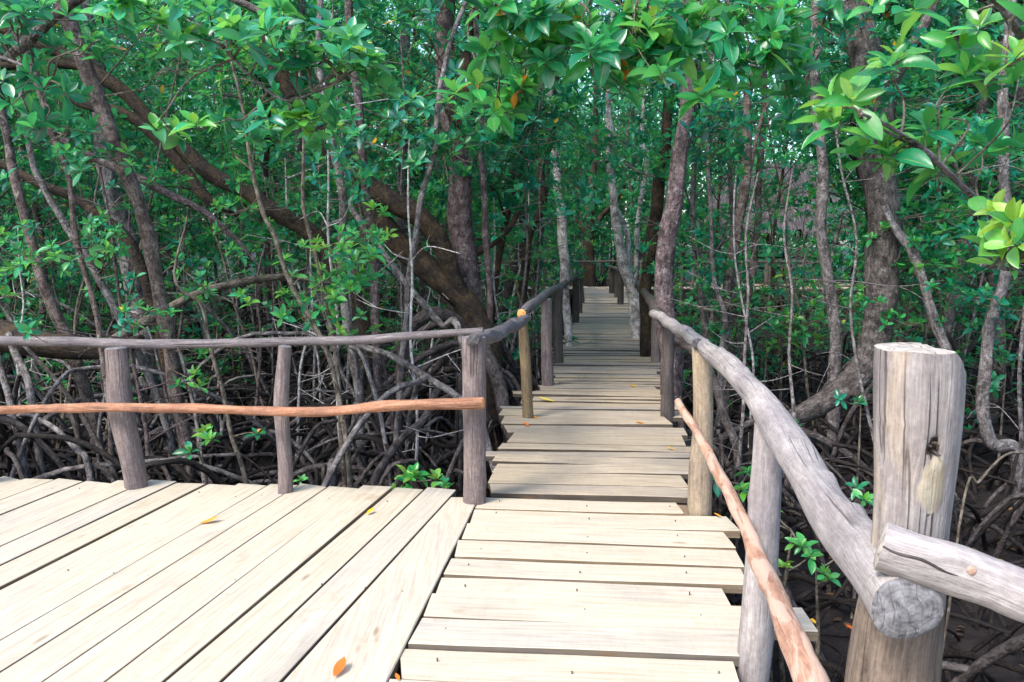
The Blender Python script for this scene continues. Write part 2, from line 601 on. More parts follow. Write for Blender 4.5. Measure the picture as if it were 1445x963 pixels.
W_DARK = wood_post('wood_post_dark', (.03, .026, .025), (.075, .064, .06), (.14, .12, .115), (.05, .04, .038))
W_RED = wood_post('wood_peeled_red', (.24, .12, .08), (.40, .235, .165), (.52, .35, .265), (.18, .09, .06), peel=(.43, .30, .235))
W_ORANGE = wood_post('wood_peeled_orange', (0.1848, 0.0798, 0.0462), (0.3360, 0.1638, 0.0966), (0.4620, 0.2772, 0.1848), (0.1176, 0.0588, 0.0420))
E_GREY = end_grain('end_grain_grey', (.07, .067, .07), (.20, .195, .205))
E_DARK = end_grain('end_grain_dark', (.02, .02, .022), (.085, .08, .085))
E_TAN = end_grain('end_grain_tan', (.24, .205, .175), (.42, .375, .335))
E_ORANGE = end_grain('end_grain_orange', (.50, .20, .05), (.70, .36, .12))
P_NEW = plank_mat('plank_new', (.350, .290, .212), (.428, .370, .288), (.480, .428, .345), (.34, .312, .275), -.08)
P_OLD = plank_mat('plank_weathered', (.245, .185, .13), (.36, .29, .21), (.455, .385, .295), (.225, .205, .19), .2)
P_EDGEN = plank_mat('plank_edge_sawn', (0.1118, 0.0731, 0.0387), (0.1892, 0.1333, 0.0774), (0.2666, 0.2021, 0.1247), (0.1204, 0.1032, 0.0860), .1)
P_EDGEO = plank_mat('plank_edge_gap_shade', (.035, .027, .02), (.075, .058, .042), (.13, .10, .075), (.05, .045, .042), .2)  # board sides coloured dark to paint shade into the gaps
P_BEAM = plank_mat('plank_beam', (.16, .11, .07), (.26, .19, .13), (.34, .26, .19), (.18, .16, .15), .3)


def mud():
    m, nt = new_mat('mud')
    tc = nd(nt, 'ShaderNodeTexCoord').outputs['Object']
    n1 = noise(nt, tc, 2.2, 6, .6)
    n2 = noise(nt, tc, 24, 5, .7)
    col = ramp(nt, math_(nt, 'ADD', math_(nt, 'MULTIPLY', n1, .6), math_(nt, 'MULTIPLY', n2, .4)), [(.3, (.008, .0065, .007)), (.5, (.020, .016, .017)), (.7, (.045, .036, .034))])
    rg = ramp(nt, n1, [(.36, (.45, .45, .45)), (.55, (.95, .95, .95))])
    finish(nt, col, rg, n2, .9, .05, .18)
    return m


M_MUD = mud()


def thatch():
    m, nt = new_mat('thatch')
    rc = attr(nt, 'rc').outputs['Vector']
    n1 = noise(nt, vmul(nt, rc, (1.2, 20, 20)), 2.2, 6, .7, .4)
    col = ramp(nt, n1, [(.36, (.012, .010, .011)), (.5, (.058, .052, .054)), (.66, (.22, .20, .205))])
    finish(nt, col, .9, n1, 1.0, .05, .2)
    return m


M_THATCH = thatch()

# ------------------------------------------------------------------ ground
def make_ground():
    t = np.linspace(-1, 1, 241)
    g = np.sinh(t * 5.2) / np.sinh(5.2) * 420
    X, Y = np.meshgrid(g, g + 8)
    Z = ground_h(X, Y)
    n = len(t)
    V = np.stack([X, Y, Z], -1).reshape(-1, 3)
    i = np.arange(n - 1)[:, None] * n
    j = np.arange(n - 1)[None]
    f = np.stack([i + j, i + j + 1, i + n + j + 1, i + n + j], -1).reshape(-1, 4)
    mb = MB()
    mb.add(V, f)
    o = mb.build('ground', M_MUD)
    tag(o, 'dark wet mud floor under the mangrove trees', 'ground', kind='structure')


make_ground()

# ------------------------------------------------------------------ planks
def plank(mb, a, b, w0, w1, zt=0.0, th=.045, tone=None, sag=.003, bev=.0025, rows=7):
    """a board from a to b (xy centre-line), widths w0 -> w1, top at zt"""
    a = np.array(a[:2], float)
    b = np.array(b[:2], float)
    d = b - a
    L = np.linalg.norm(d)
    d /= L
    nrm = np.array([-d[1], d[0]])
    idn = rng.uniform(0, 90)
    if tone is None:
        tone = rng.random()
    ss = np.linspace(0, 1, rows)
    sk0, sk1 = rng.normal(0, .012, 2)
    V, rc = [], []
    tilt = rng.normal(0, .002)
    ph = rng.uniform(0, 6, 2)
    for s in ss:
        w = (w0 + (w1 - w0) * s) / 2
        j = .0025 * np.sin(s * 9 + ph[0])
        z = zt + sag * np.sin(s * 4 + ph[1])
        sec = [(-w, -th), (-w, -bev), (-w + bev, 0), (0, 0.0005), (w - bev, 0), (w, -bev), (w, -th)]
        for q, h in sec:
            e = 0
            if s == 0:
                e = sk0 * q / w
            if s == 1:
                e = sk1 * q / w
            p = a + d * (L * s + e) + nrm * (q + j)
            V.append((p[0], p[1], z + h + tilt * q / w))
            rc.append((L * s + idn * 7, q + idn, h + idn * .3))
    k = 7
    i = np.arange(rows - 1)[:, None] * k
    jx = np.arange(k)[None]
    j2 = (jx + 1) % k
    f = np.stack([i + jx, i + k + jx, i + k + j2, i + j2], -1)
    mb.add(V, f[:, 1:5].reshape(-1, 4), rc, tone)
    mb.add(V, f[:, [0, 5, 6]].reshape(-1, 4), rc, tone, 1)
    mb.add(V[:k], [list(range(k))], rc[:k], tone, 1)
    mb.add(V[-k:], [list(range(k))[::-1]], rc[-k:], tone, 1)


VX = 0.119                                      # walkway heading (x per y)
wd = unit(np.array([VX, 1.0]))
wn = np.array([wd[1], -wd[0]])                  # across, to the right


def rail_x(Z):
    return 1.14 + VX * (Z - 4.78)


def border_x(Z):
    return -0.205 + VX * (Z - 4.85)


def make_platform():
    deck = empty('viewing_platform', (-2.5, 2.0, 0))
    tag(deck, 'pale new timber platform of long skewed boards inside the log railing', 'wooden platform', kind='structure')
    mb = MB()
    ang = math.atan2(964 - 722.5, F)                # boards head a little right of the walkway
    d = np.array([math.sin(ang), math.cos(ang)])
    nr = np.array([d[1], -d[0]])
    # border board, tapering: right edge follows the walkway heading
    e_top = on(644, 692)[:2]
    far = 4.87
    # left edge line of the border board
    def left_line(y):
        return e_top[0] + d[0] / d[1] * (y - e_top[1])
    V, rc = [], []
    rows = 14
    th = .045
    ys = np.linspace(-2.5, far, rows)
    for y in ys:
        xl, xr = left_line(y) + .006, border_x(y) - .006 + .004 * math.sin(y * 5)
        zz = .002 * math.sin(y * 1.7)
        for x, h in ((xl, -th), (xl, -.005), (xl + .005, 0), ((xl + xr) / 2, 0), (xr - .005, 0), (xr, -.005), (xr, -th)):
            V.append((x, y, zz + h))
            rc.append((y + 31, x + 17.3, h))
    k = 7
    i = np.arange(rows - 1)[:, None] * k
    jx = np.arange(k)[None]
    j2 = (jx + 1) % k
    ff = np.stack([i + jx, i + k + jx, i + k + j2, i + j2], -1)
    mb.add(V, ff[:, 1:5].reshape(-1, 4), rc, .75)
    mb.add(V, ff[:, [0, 5, 6]].reshape(-1, 4), rc, .75, 1)
    mb.add(V[-k:], [list(range(k))[::-1]], rc[-k:], .75)
    mb.add(V[:k], [list(range(k))], rc[:k], .75)
    # the other boards, stepping left
    off = 0.0
    idx = 0
    while off < 6.5:
        w = rng.uniform(.178, .218)
        gap = rng.choice([.004, .006, .009, .014], p=[.3, .3, .25, .15])
        c = e_top - nr * (off + w / 2 + .004)
        # far end lies along the railing line
        yf = 5.02 + .028 * idx * .9 * .2 + rng.normal(0, .025) + (.13 if off < 1.0 else .14)
        yf = 5.06 - 0.118 * (c[0] + .3) * 1.0 * .62 + rng.normal(0, .022)
        s1 = (yf - e_top[1]) / d[1]
        if s1 > 0:
            s1 = s1
        b = c + d * ((yf - c[1]) / d[1])
        a = c - d * ((c[1] + 2.5) / d[1])
        dj = d * 1.0
        plank(mb, a, b, w + rng.normal(0, .004), w + rng.normal(0, .004), rng.normal(0, .0035), tone=rng.uniform(.25, 1), rows=14)
        off += w + gap
        idx += 1
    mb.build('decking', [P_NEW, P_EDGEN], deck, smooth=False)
    # beams under the boards
    bm = MB()
    for yy in (4.72, 3.5, 2.2, .8, -.8):
        p = np.array([border_x(yy) - .03, yy])
        plank(bm, p, p + np.array([-6.4, 6.4 * .118]), .1, .1, -.056, th=.14)
    bm.build('joist', [P_BEAM, P_BEAM], deck, smooth=False)
    for x, y in ((-.5, 4.6), (-2.3, 4.9), (-4.1, 5.1), (-.6, 2.2), (-2.6, 2.4), (-4.6, 2.6), (-1, -.7), (-3.3, -.6)):
        pm = MB()
        pm.tube([(x, y, -1.25), (x, y, -.2)], [.075, .07], 10, 3)
        pm.build('stilt', W_DARK, deck)
    return deck


make_platform()

edgeL = [(688, 700), (694, 672), (705, 640), (712, 615), (724, 592), (750, 563), (774, 540), (783, 505), (797, 472), (808, 450), (815, 432), (822, 408)]
edgeR = [(986, 700), (978, 672), (972, 640), (964, 610), (955, 590), (943, 560), (936, 530), (932, 500), (922, 477), (910, 462), (897, 440), (880, 408)]
eL = np.array([on(*p)[:2] for p in edgeL])
eR = np.array([on(*p)[:2] for p in edgeR])


def xl_at(y):
    return np.interp(y, eL[:, 1], eL[:, 0])


def xr_at(y):
    return np.interp(y, eR[:, 1], eR[:, 0])


def make_boardwalk():
    root = empty('boardwalk', (.8, 6, 0))
    tag(root, 'narrow raised boardwalk of weathered crosswise planks leading into the forest', 'boardwalk', kind='structure')
    # near, newer boards
    mb = MB()
    bounds = [on(640, y)[1] for y in (700, 717, 738, 761, 786, 811, 838, 871, 909, 957)]
    bounds += [bounds[-1] - .235 * i for i in range(1, 22)]
    over = {0: -.12, 1: .16, 2: .1, 6: .30, 8: -.075, 9: -.085, 10: -.075}
    for i in range(len(bounds) - 1):
        y1, y0 = bounds[i], bounds[i + 1]
        ym = (y0 + y1) / 2
        w = y1 - y0 - rng.choice([.013, .018, .024])
        xa, xb = border_x(ym) + .008, rail_x(ym) + over.get(i, .07 + rng.uniform(-.03, .05) if i < 5 else rng.uniform(-.03, .0))
        # level on the left border, square to the walkway
        a = np.array([xa, ym + .004])
        b = a + wn * ((xb - xa) / wn[0])
        b[1] = a[1] - (xb - xa) * .085
        plank(mb, a, b, w, w * rng.uniform(.93, 1.02), rng.normal(0, .006), tone=rng.uniform(.35, 1))
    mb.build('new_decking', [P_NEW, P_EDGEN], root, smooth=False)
    # far, weathered boards
    ob = MB()
    ys = [on(835, y)[1] for y in (700, 684, 668, 656, 645, 636, 627, 611, 600, 588)]
    while ys[-1] < 27.2:
        ys.append(ys[-1] + rng.choice([.11, .14, .17, .2, .27], p=[.2, .35, .25, .12, .08]))
    for i in range(len(ys) - 1):
        y0, y1 = ys[i], ys[i + 1]
        ym = (y0 + y1) / 2
        w = y1 - y0 - (rng.choice([.02, .026, .034]) if ym < 12 else rng.choice([.010, .014, .02]))
        xa, xb = xl_at(ym) + rng.normal(0, .06), xr_at(ym) + rng.normal(0, .055)
        sk = rng.normal(.06, .02)
        if i in (9, 10, 14):
            xa -= .2
        a = np.array([xa, ym + sk * (xb - xa) / 2])
        b = np.array([xb, ym - sk * (xb - xa) / 2])
        tn = rng.uniform(.0, 1.0)
        tn = tn * (.55 if i < 9 else 1)
        plank(ob, a, b, w, w * rng.uniform(.92, 1.05), rng.normal(0, .005 if ym < 12 else .003), th=.04, tone=tn)
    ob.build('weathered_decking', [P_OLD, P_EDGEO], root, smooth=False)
    st = MB()
    for side in (0, 1):
        for y in np.arange(4.6, 27, 2.2):
            f_ = (lambda q: xl_at(q) + .16) if side == 0 else (lambda q: xr_at(q) - .16)
            plank(st, (f_(y), y), (f_(y + 2.19), y + 2.19), .09, .09, -.056, th=.13)
    for y in (4.4, 2.9, 1.4, -.2):
        for q in (.12, .5, .9):
            x0 = border_x(y) + q * (rail_x(y) - border_x(y))
            plank(st, (x0 - 1.5 * VX, y - 1.5), (x0, y), .09, .09, -.058, th=.13)
    st.build('joist', [P_BEAM, P_BEAM], root, smooth=False)
    for y in np.arange(6.2, 26, 3.1):
        for f_ in (xl_at, xr_at):
            pm = MB()
            x = float(f_(y)) + (.2 if f_ is xl_at else -.2)
            pm.tube([(x, y, -1.25), (x, y, -.19)], [.065, .06], 8, 3)
            pm.build('stilt', W_DARK, root)


make_boardwalk()


def nails():
    deck, walk = bpy.data.objects['viewing_platform'], bpy.data.objects['boardwalk']

    def nail(x, y, parent):
        mb = MB()
        a = np.arange(8) / 8 * 6.283
        rr = .0032
        V = np.concatenate([np.stack([x + rr * np.cos(a), y + rr * np.sin(a), np.full(8, .0022)], -1), np.stack([x + rr * np.cos(a), y + rr * np.sin(a), np.full(8, -.02)], -1)])
        mb.add(V, [list(range(8))] + [[(i + 1) % 8, i, 8 + i, 8 + (i + 1) % 8] for i in range(8)])
        mb.build('nail', W_DARK, parent)

    for i in range(15):
        for yy in (4.74, 3.52):
            x = border_x(yy) - .13 - .205 * i + rng.normal(0, .02)
            nail(x, yy - .118 * (x - border_x(yy)) + rng.normal(0, .012), deck)
    ys = [on(640, y)[1] for y in (708, 727, 750, 773, 798, 824, 854, 890, 930)]
    for y in ys:
        for q in (.10, .5, .88):
            x = border_x(y) + (rail_x(y) - border_x(y)) * q
            nail(x + rng.normal(0, .012), y - .085 * (x - border_x(y)) + rng.normal(0, .03), walk)


nails()


def make_cross_walk():
    root = empty('cross_walkway', (3, 28.2, 0))
    tag(root, 'distant crosswise boardwalk where the straight planks end, running to the hut', 'boardwalk', kind='structure')
    mb = MB()
    a0 = np.array([-6.5, 28.6])
    dd = unit(np.array([1.0, -.03]))
    n = np.array([-dd[1], dd[0]])
    s = 0
    while s < 19:
        w = rng.uniform(.14, .24)
        c = a0 + dd * (s + w / 2)
        plank(mb, c - n * .75, c + n * .75, w - .012, w - .012, rng.normal(-.0, .005), tone=rng.random(), rows=3)
        s += w
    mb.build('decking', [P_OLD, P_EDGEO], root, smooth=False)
    st = MB()
    for q in (-.55, .55):
        plank(st, a0 + n * q, a0 + dd * 19 + n * q, .1, .1, -.056, th=.14)
    st.build('joist', [P_BEAM, P_BEAM], root, smooth=False)
    for s in np.arange(.5, 19, 2.6):
        for q in (-.5, .5):
            p = a0 + dd * s + n * q
            pm = MB()
            pm.tube([(p[0], p[1], -1.25), (p[0], p[1], -.19)], .06, 8, 2)
            pm.build('stilt', W_DARK, root)


make_cross_walk()

# ------------------------------------------------------------------ railings
def post(parent, top, base_px=None, rt=.06, rb=.07, mat=None, sides=20, lean=None, z0=-1.15, capm=None, bump=.06, top_cut=None):
    """log post: top is a world point, runs down into the mud"""
    top = np.array(top, float)
    if lean is None:
        lean = (0, 0)
    h = top[2] - z0
    bot = np.array([top[0] + lean[0] * h, top[1] + lean[1] * h, z0])
    k = 6
    g = rng.normal(0, .009, (k, 3))
    pts = [bot + (top - bot) * s + g[i] * (1 if 0 < i < k - 1 else 0) for i, s in enumerate(np.linspace(0, 1, k))]
    mb = MB()
    mb.tube(pts, np.linspace(rb, rt, k) * (1 + rng.normal(0, .05, k)), sides, 9, bump, capmi=1, knots=7)
    return mb.build('post', [mat, capm or E_GREY], parent)


def rail(parent, pts, rad, mat, capm, name='top_rail', sides=14, bump=.06, wob=.004, seg=6, cap=(True, True)):
    mb = MB()
    mb.tube(pts, rad, sides, seg, bump, capmi=1, wob=wob, cap=cap, knots=int(len(pts) * 2.2))
    return mb.build(name, [mat, capm], parent)


def zpost(px, py_top, py_base):
    b = on(px, py_base, 0)
    t = at(px, py_top, b[1])
    return b, t


# left platform railing
rl = empty('log_railing', on(420, 705))
tag(rl, 'log railing along the left platform edge with grey top pole and orange lower pole', 'railing', 'rustic log railings')
for px_b, py_b, px_t, py_t, rt, rb, m in ((186, 690, 163, 492, .066, .076, W_POST), (397, 699, 402, 489, .040, .054, W_POST), (668, 711, 669, 476, .066, .080, W_POST), (-45, 686, -52, 488, .06, .07, W_POST)):
    b = on(px_b, py_b)
    b[1] += .05
    t = at(px_t, py_t, b[1])
    h = t[2] - 0
    lean = ((b[0] - t[0]) / h, 0)
    post(rl, t, rt=rt, rb=rb * 1.05, mat=m, lean=lean)
rail(rl, [at(-420, 474, 5.75), at(-200, 479, 5.55), at(0, 481, 5.38), at(120, 483, 5.28), at(250, 486, 5.2), at(360, 484, 5.1), at(480, 481, 5.04), at(580, 474, 4.98), at(682, 466, 4.92)],
     [.036, .034, .033, .034, .031, .029, .029, .026, .020], W_MID, E_GREY)
rail(rl, [at(-420, 586, 5.470), at(-200, 582, 5.290), at(0, 579, 5.090), at(120, 575, 4.970), at(260, 577, 4.890), at(380, 580, 4.810), at(480, 580, 4.750), at(560, 572, 4.690), at(682, 569, 4.630)],
     [.03, .03, .027, .029, .029, .027, .031, .031, .036], W_ORANGE, E_ORANGE, 'lower_rail', bump=.13, seg=9)

# left walkway railing
rw = empty('log_railing', on(750, 570))
tag(rw, 'dark log railing on the left edge of the narrow planked walkway', 'railing', 'rustic log railings')
for px, yt, yb, r_, m in ((745, 437, 590, .052, W_OCHRE), (771, 422, 545, .068, W_POST), (788, 405, 514, .066, W_DARK), (812, 392, 455, .075, W_DARK), (817, 386, 442, .075, W_DARK), (821, 381, 428, .07, W_DARK)):
    b, t = zpost(px, yt, yb)
    b[0] -= .03
    post(rw, (t[0] - (.055 if px == 745 else 0), t[1], t[2]), rt=r_ * .9, rb=r_ * 1.1, mat=m, lean=((.07 if px == 745 else .01), 0), sides=10)
rail(rw, [at(667, 481, 4.70), at(686, 476, 5.05), at(706, 469, 5.7), at(728, 459, 6.6), at(744, 449, 7.2)], [.040, .046, .046, .05, .036], W_MID, E_DARK, bump=.16)
rail(rw, [at(735, 443, 7.1), at(752, 429, 8.0), at(775, 412, 9.4), at(795, 402, 11.2)], [.04, .046, .046, .04], W_MID, E_ORANGE, bump=.08)
rail(rw, [at(788, 407, 11.0), at(801, 398, 12.6), at(812, 390, 16), at(822, 379, 25)], [.045, .045, .05, .05], W_DARK, E_GREY)

# right walkway railing
rr = empty('log_railing', on(1010, 730))
tag(rr, 'gnarled pale log handrail with peeled red lower pole on the right walkway edge', 'railing', 'rustic log railings')
b, t = zpost(990, 489, 718)
post(rr, t, rt=.058, rb=.076, mat=W_TAN, lean=(.018, 0), sides=20)
t = at(1087, 598, 2.95)
post(rr, t, rt=.056, rb=.072, mat=W_GREY, lean=(-.03, 0), sides=20)
for px, yt, yb, r_, m in ((944, 450, 587, .062, W_DARK), (927, 430, 511, .062, W_POST), (915, 420, 484, .07, W_TAN), (908, 410, 468, .08, W_DARK), (902, 398, 458, .07, W_DARK), (876, 386, 430, .09, W_DARK), (871, 383, 420, .08, W_DARK), (863, 380, 414, .09, W_DARK)):
    b, t = zpost(px, yt, yb)
    post(rr, t, rt=r_ * .9, rb=r_ * 1.1, mat=m, lean=(.01, 0), sides=10)
mb = MB()
mb.tube([at(923, 443, 7.5), at(953, 461, 6.05), at(985, 483, 4.85), at(1022, 511, 3.95), at(1062, 556, 3.2), at(1107, 612, 2.62), at(1150, 684, 2.12), at(1205, 768, 1.74), at(1275, 862, 1.385)],
        [.040, .044, .042, .053, .052, .060, .056, .061, .060], 40, 16, .085, seed=11.3, capmi=1, wob=.007, knots=34)
mb.build('top_rail', [W_GREY, E_GREY], rr)
mb = MB()
mb.tube([at(990, 489, 4.86), at(985, 486, 4.60)], [.040, .034], 12, 3, .1, capmi=1)
mb.build('branch_stub', [W_DARK, E_DARK], rr)
rail(rr, [at(895, 398, 14.2), at(905, 408, 11.8), at(918, 425, 9.6), at(930, 447, 7.4)], [.05, .055, .055, .05], W_DARK, E_GREY, bump=.14)
rail(rr, [at(860, 377, 26), at(872, 380, 21), at(884, 388, 17.5), at(898, 399, 13.8)], [.05, .05, .05, .05], W_DARK, E_GREY)
rail(rr, [at(957, 568, 4.869), at(985, 613, 4.259), at(1012, 662, 3.622), at(1042, 724, 3.058), at(1072, 792, 2.594), at(1098, 856, 2.257), at(1126, 925, 1.975), at(1152, 990, 1.802), at(1215, 1180, 1.45)],
     [.024, .024, .027, .027, .031, .034, .037, .046, .040], W_RED, E_ORANGE, 'lower_rail', sides=18, bump=.1, seg=8)

# thick corner post with its own short rail
cp = empty('corner_post_railing', on(1297, 1700))
tag(cp, 'thick grey corner post with pale knot scar and a split rail nailed to it', 'railing', 'rustic log railings')


def thick_post():
    sides, n = 110, 170
    base = at(1297, 486, 1.56)
    zt = base[2]
    z0 = -1.15
    zs = np.linspace(z0, zt, n)
    g = np.random.default_rng(3)
    V = np.zeros((n, sides, 3))
    rc = np.zeros((n, sides, 3))
    tone = np.zeros((n, sides))
    hole = at(1322, 636, 1.48)
    scar = at(1322, 690, 1.48)
    for i, z in enumerate(zs):
        h = zt - z
        cx = base[0] + .010 * math.sin(h * 5.2 + .2) - .022 * max(0, h - .42)
        cy = base[1] + .006 * math.sin(h * 4)
        r0 = .0765 + .006 * math.sin(h * 9 + 1) + .006 * min(1, max(0, h - .40) / .12)
        for k in range(sides):
            a = k / sides * 2 * math.pi
            r = r0 * (1 + .03 * math.sin(2 * a + 1) + .02 * math.sin(3 * a + h * 4) + .012 * math.sin(7 * a + 3) + .007 * math.sin(13 * a + h * 2))
            if h > .42:
                r *= 1 + .05 * math.sin(5 * a + h * 3) * min(1, (h - .42) * 5)
            x, y = cx + r * math.cos(a), cy + r * math.sin(a) * .95
            if y < cy:
                q = ((x - scar[0]) / .024) ** 2 + ((z - scar[2]) / .052) ** 2
                q *= 1 + .22 * math.sin(3 * math.atan2(z - scar[2], x - scar[0]) + .6)
                if q < 1.6:
                    e = max(0, 1 - q)
                    y -= .004 * math.sqrt(e) * (1 if q < 1 else 0)
                    tone[i, k] = min(1, max(0, (1.3 - q) * 1.6))
                q2 = ((x - hole[0]) / .014) ** 2 + ((z - hole[2]) / .018) ** 2
                q2 += .45 * math.sin(9 * math.atan2(z - hole[2], x - hole[0]) + 1) * .5
                if q2 < 1:
                    y += .020 * (1 - max(q2, 0))
                    tone[i, k] = -1.0
                q3 = ((x - at(1277, 604, 1.48)[0]) / .02) ** 2 + ((z - at(1277, 604, 1.48)[2]) / .008) ** 2
                y -= .006 * math.exp(-q3)
            zz = z
            if z > zt - .16:                                  # sloping chamfer on the far right shoulder
                cutz = zt - .008 - max(0, (x - cx) - .034) * 1.05 + .0015 * math.sin(a * 5)
                zz = min(z, cutz)
            V[i, k] = (x, y, zz)
            rc[i, k] = (z + 40, r0 * math.cos(a), r0 * math.sin(a))
    mb = MB()
    i = np.arange(n - 1)[:, None] * sides
    j = np.arange(sides)[None]
    j2 = (j + 1) % sides
    mb.add(V.reshape(-1, 3), np.stack([i + j, i + j2, i + sides + j2, i + sides + j], -1).reshape(-1, 4), rc.reshape(-1, 3), tone.reshape(-1))
    ring = V[-1]
    cen = ring.mean(0)
    r2 = []
    for f_ in (1, .93, .6, .3):
        q = cen + (ring - cen) * f_
        q[:, 2] = np.minimum(zt - .008 - np.maximum(0, (q[:, 0] - cen[0]) - .034) * 1.05, zt) + (.003 if f_ < .95 else 0)
        if f_ == 1:
            q = ring
        r2.append(q)
    VV = np.concatenate(r2 + [[cen + np.array([0, 0, .004])]])
    fs = []
    for l in range(3):
        for k in range(sides):
            k2 = (k + 1) % sides
            fs.append([l * sides + k, l * sides + k2, (l + 1) * sides + k2, (l + 1) * sides + k])
    for k in range(sides):
        fs.append([3 * sides + k, 3 * sides + (k + 1) % sides, 4 * sides])
    rcc = np.stack([np.zeros(len(VV)), VV[:, 0] - cen[0], VV[:, 1] - cen[1]], -1)
    mb.add(VV, fs, rcc, 0, 1)
    p = mb.build('post', [W_BIG, E_TAN], cp)
    # dead branch stub in the knot hole
    kb = MB()
    c = hole + np.array([0, .006, 0])
    for q in range(4):
        a = rng.uniform(0, 6.28)
        kb.tube([c + np.array([.006 * math.cos(a), .02, .008 * math.sin(a)]), c + np.array([.012 * math.cos(a), -.004, .014 * math.sin(a)])], [.005, .002], 6, 2)
    kb.build('knot', W_DARK, p)


thick_post()
mb = MB()
mb.tube([at(1243, 772, 1.425), at(1290, 788, 1.40), at(1345, 803, 1.385), at(1400, 822, 1.36), at(1460, 845, 1.33), at(1600, 880, 1.28), at(2100, 960, 1.12)],
        [.046, .045, .047, .044, .045, .046, .045], 36, 12, .06, seed=23.1, capmi=1, wob=.003, knots=9)
r_ = mb.build('top_rail', [W_GREY, E_TAN], cp)
from mathutils.bvhtree import BVHTree
_me = r_.data
_o = np.array(cp.location)
bvh = BVHTree.FromPolygons([Vector(np.array(v.co) + _o) for v in _me.vertices], [tuple(p.vertices) for p in _me.polygons])


def hit(px, py):
    h = bvh.ray_cast(Vector((0, 0, CAMZ)), Vector(ray(px, py)).normalized())
    return np.array(h[0]) if h[0] is not None else None


ck = MB()
pth = [hit(1246 + t * 106, 771 + t * 41 + 2 * math.sin(t * 9)) for t in np.linspace(0, 1, 9)]
pth = [p for p in pth if p is not None]
ck.tube(pth, np.interp(np.linspace(0, 1, len(pth)), [0, .3, .7, 1], [.0018, .0032, .0026, .0008]), 6, 4, .15)
ck.build('split_crack', W_DARK, r_)
nm = MB()
pn = hit(1371, 806)
nm.tube([pn + np.array([0, .012, 0]), pn + np.array([.0, -.003, .001])], [.0085, .0075], 10, 1, .03)
nm.build('nail', W_RED, r_)
post(cp, (1.98, 1.16, 1.02), rt=.06, rb=.07, mat=W_GREY)

# far railings of the cross walkway
fr = empty('log_railing', (3, 29.3, 0))
tag(fr, 'distant thin railing crossing behind the far end of the walkway', 'railing', 'rustic log railings')
ptsr = [(-6, 29.35, .86), (-3, 29.25, .9), (0, 29.2, .93), (2.5, 29.1, .9), (5.5, 29.0, .93), (9, 28.95, .9), (12, 28.9, .92)]
rail(fr, ptsr, .045, W_DARK, E_GREY, sides=8)
for x in (-5.4, -3.6, -1.8, -.2, 1.2, 2.2, 3.6, 5.0, 6.6, 8.2, 9.8, 11.4):
    post(fr, (x, 29.2 - .02 * x, .9), rt=.05, rb=.06, mat=W_DARK, sides=8)
fr2 = empty('log_railing', (-2.5, 27.4, 0))
tag(fr2, 'distant railing on the near side of the cross walkway, left of its junction', 'railing', 'rustic log railings')
rail(fr2, [(-6, 27.75, .9), (-3, 27.7, .92), (-.5, 27.65, .9), (1.8, 27.6, .93)], .045, W_DARK, E_GREY, sides=8)
for x in (-5.4, -3.9, -2.3, -.9, .5, 1.7):
    post(fr2, (x, 27.65, .92), rt=.05, rb=.06, mat=W_DARK, sides=8)
fr3 = empty('log_railing', (8, 27.2, 0))
tag(fr3, 'distant railing on the near side of the cross walkway, before the thatched hut', 'railing', 'rustic log railings')
rail(fr3, [(4.3, 27.3, .92), (6.5, 27.25, .9), (9, 27.2, .93), (12, 27.1, .9)], .045, W_DARK, E_GREY, sides=8)
for x in (4.4, 5.8, 7.3, 8.8, 10.3, 11.8):
    post(fr3, (x, 27.25, .92), rt=.05, rb=.06, mat=W_DARK, sides=8)


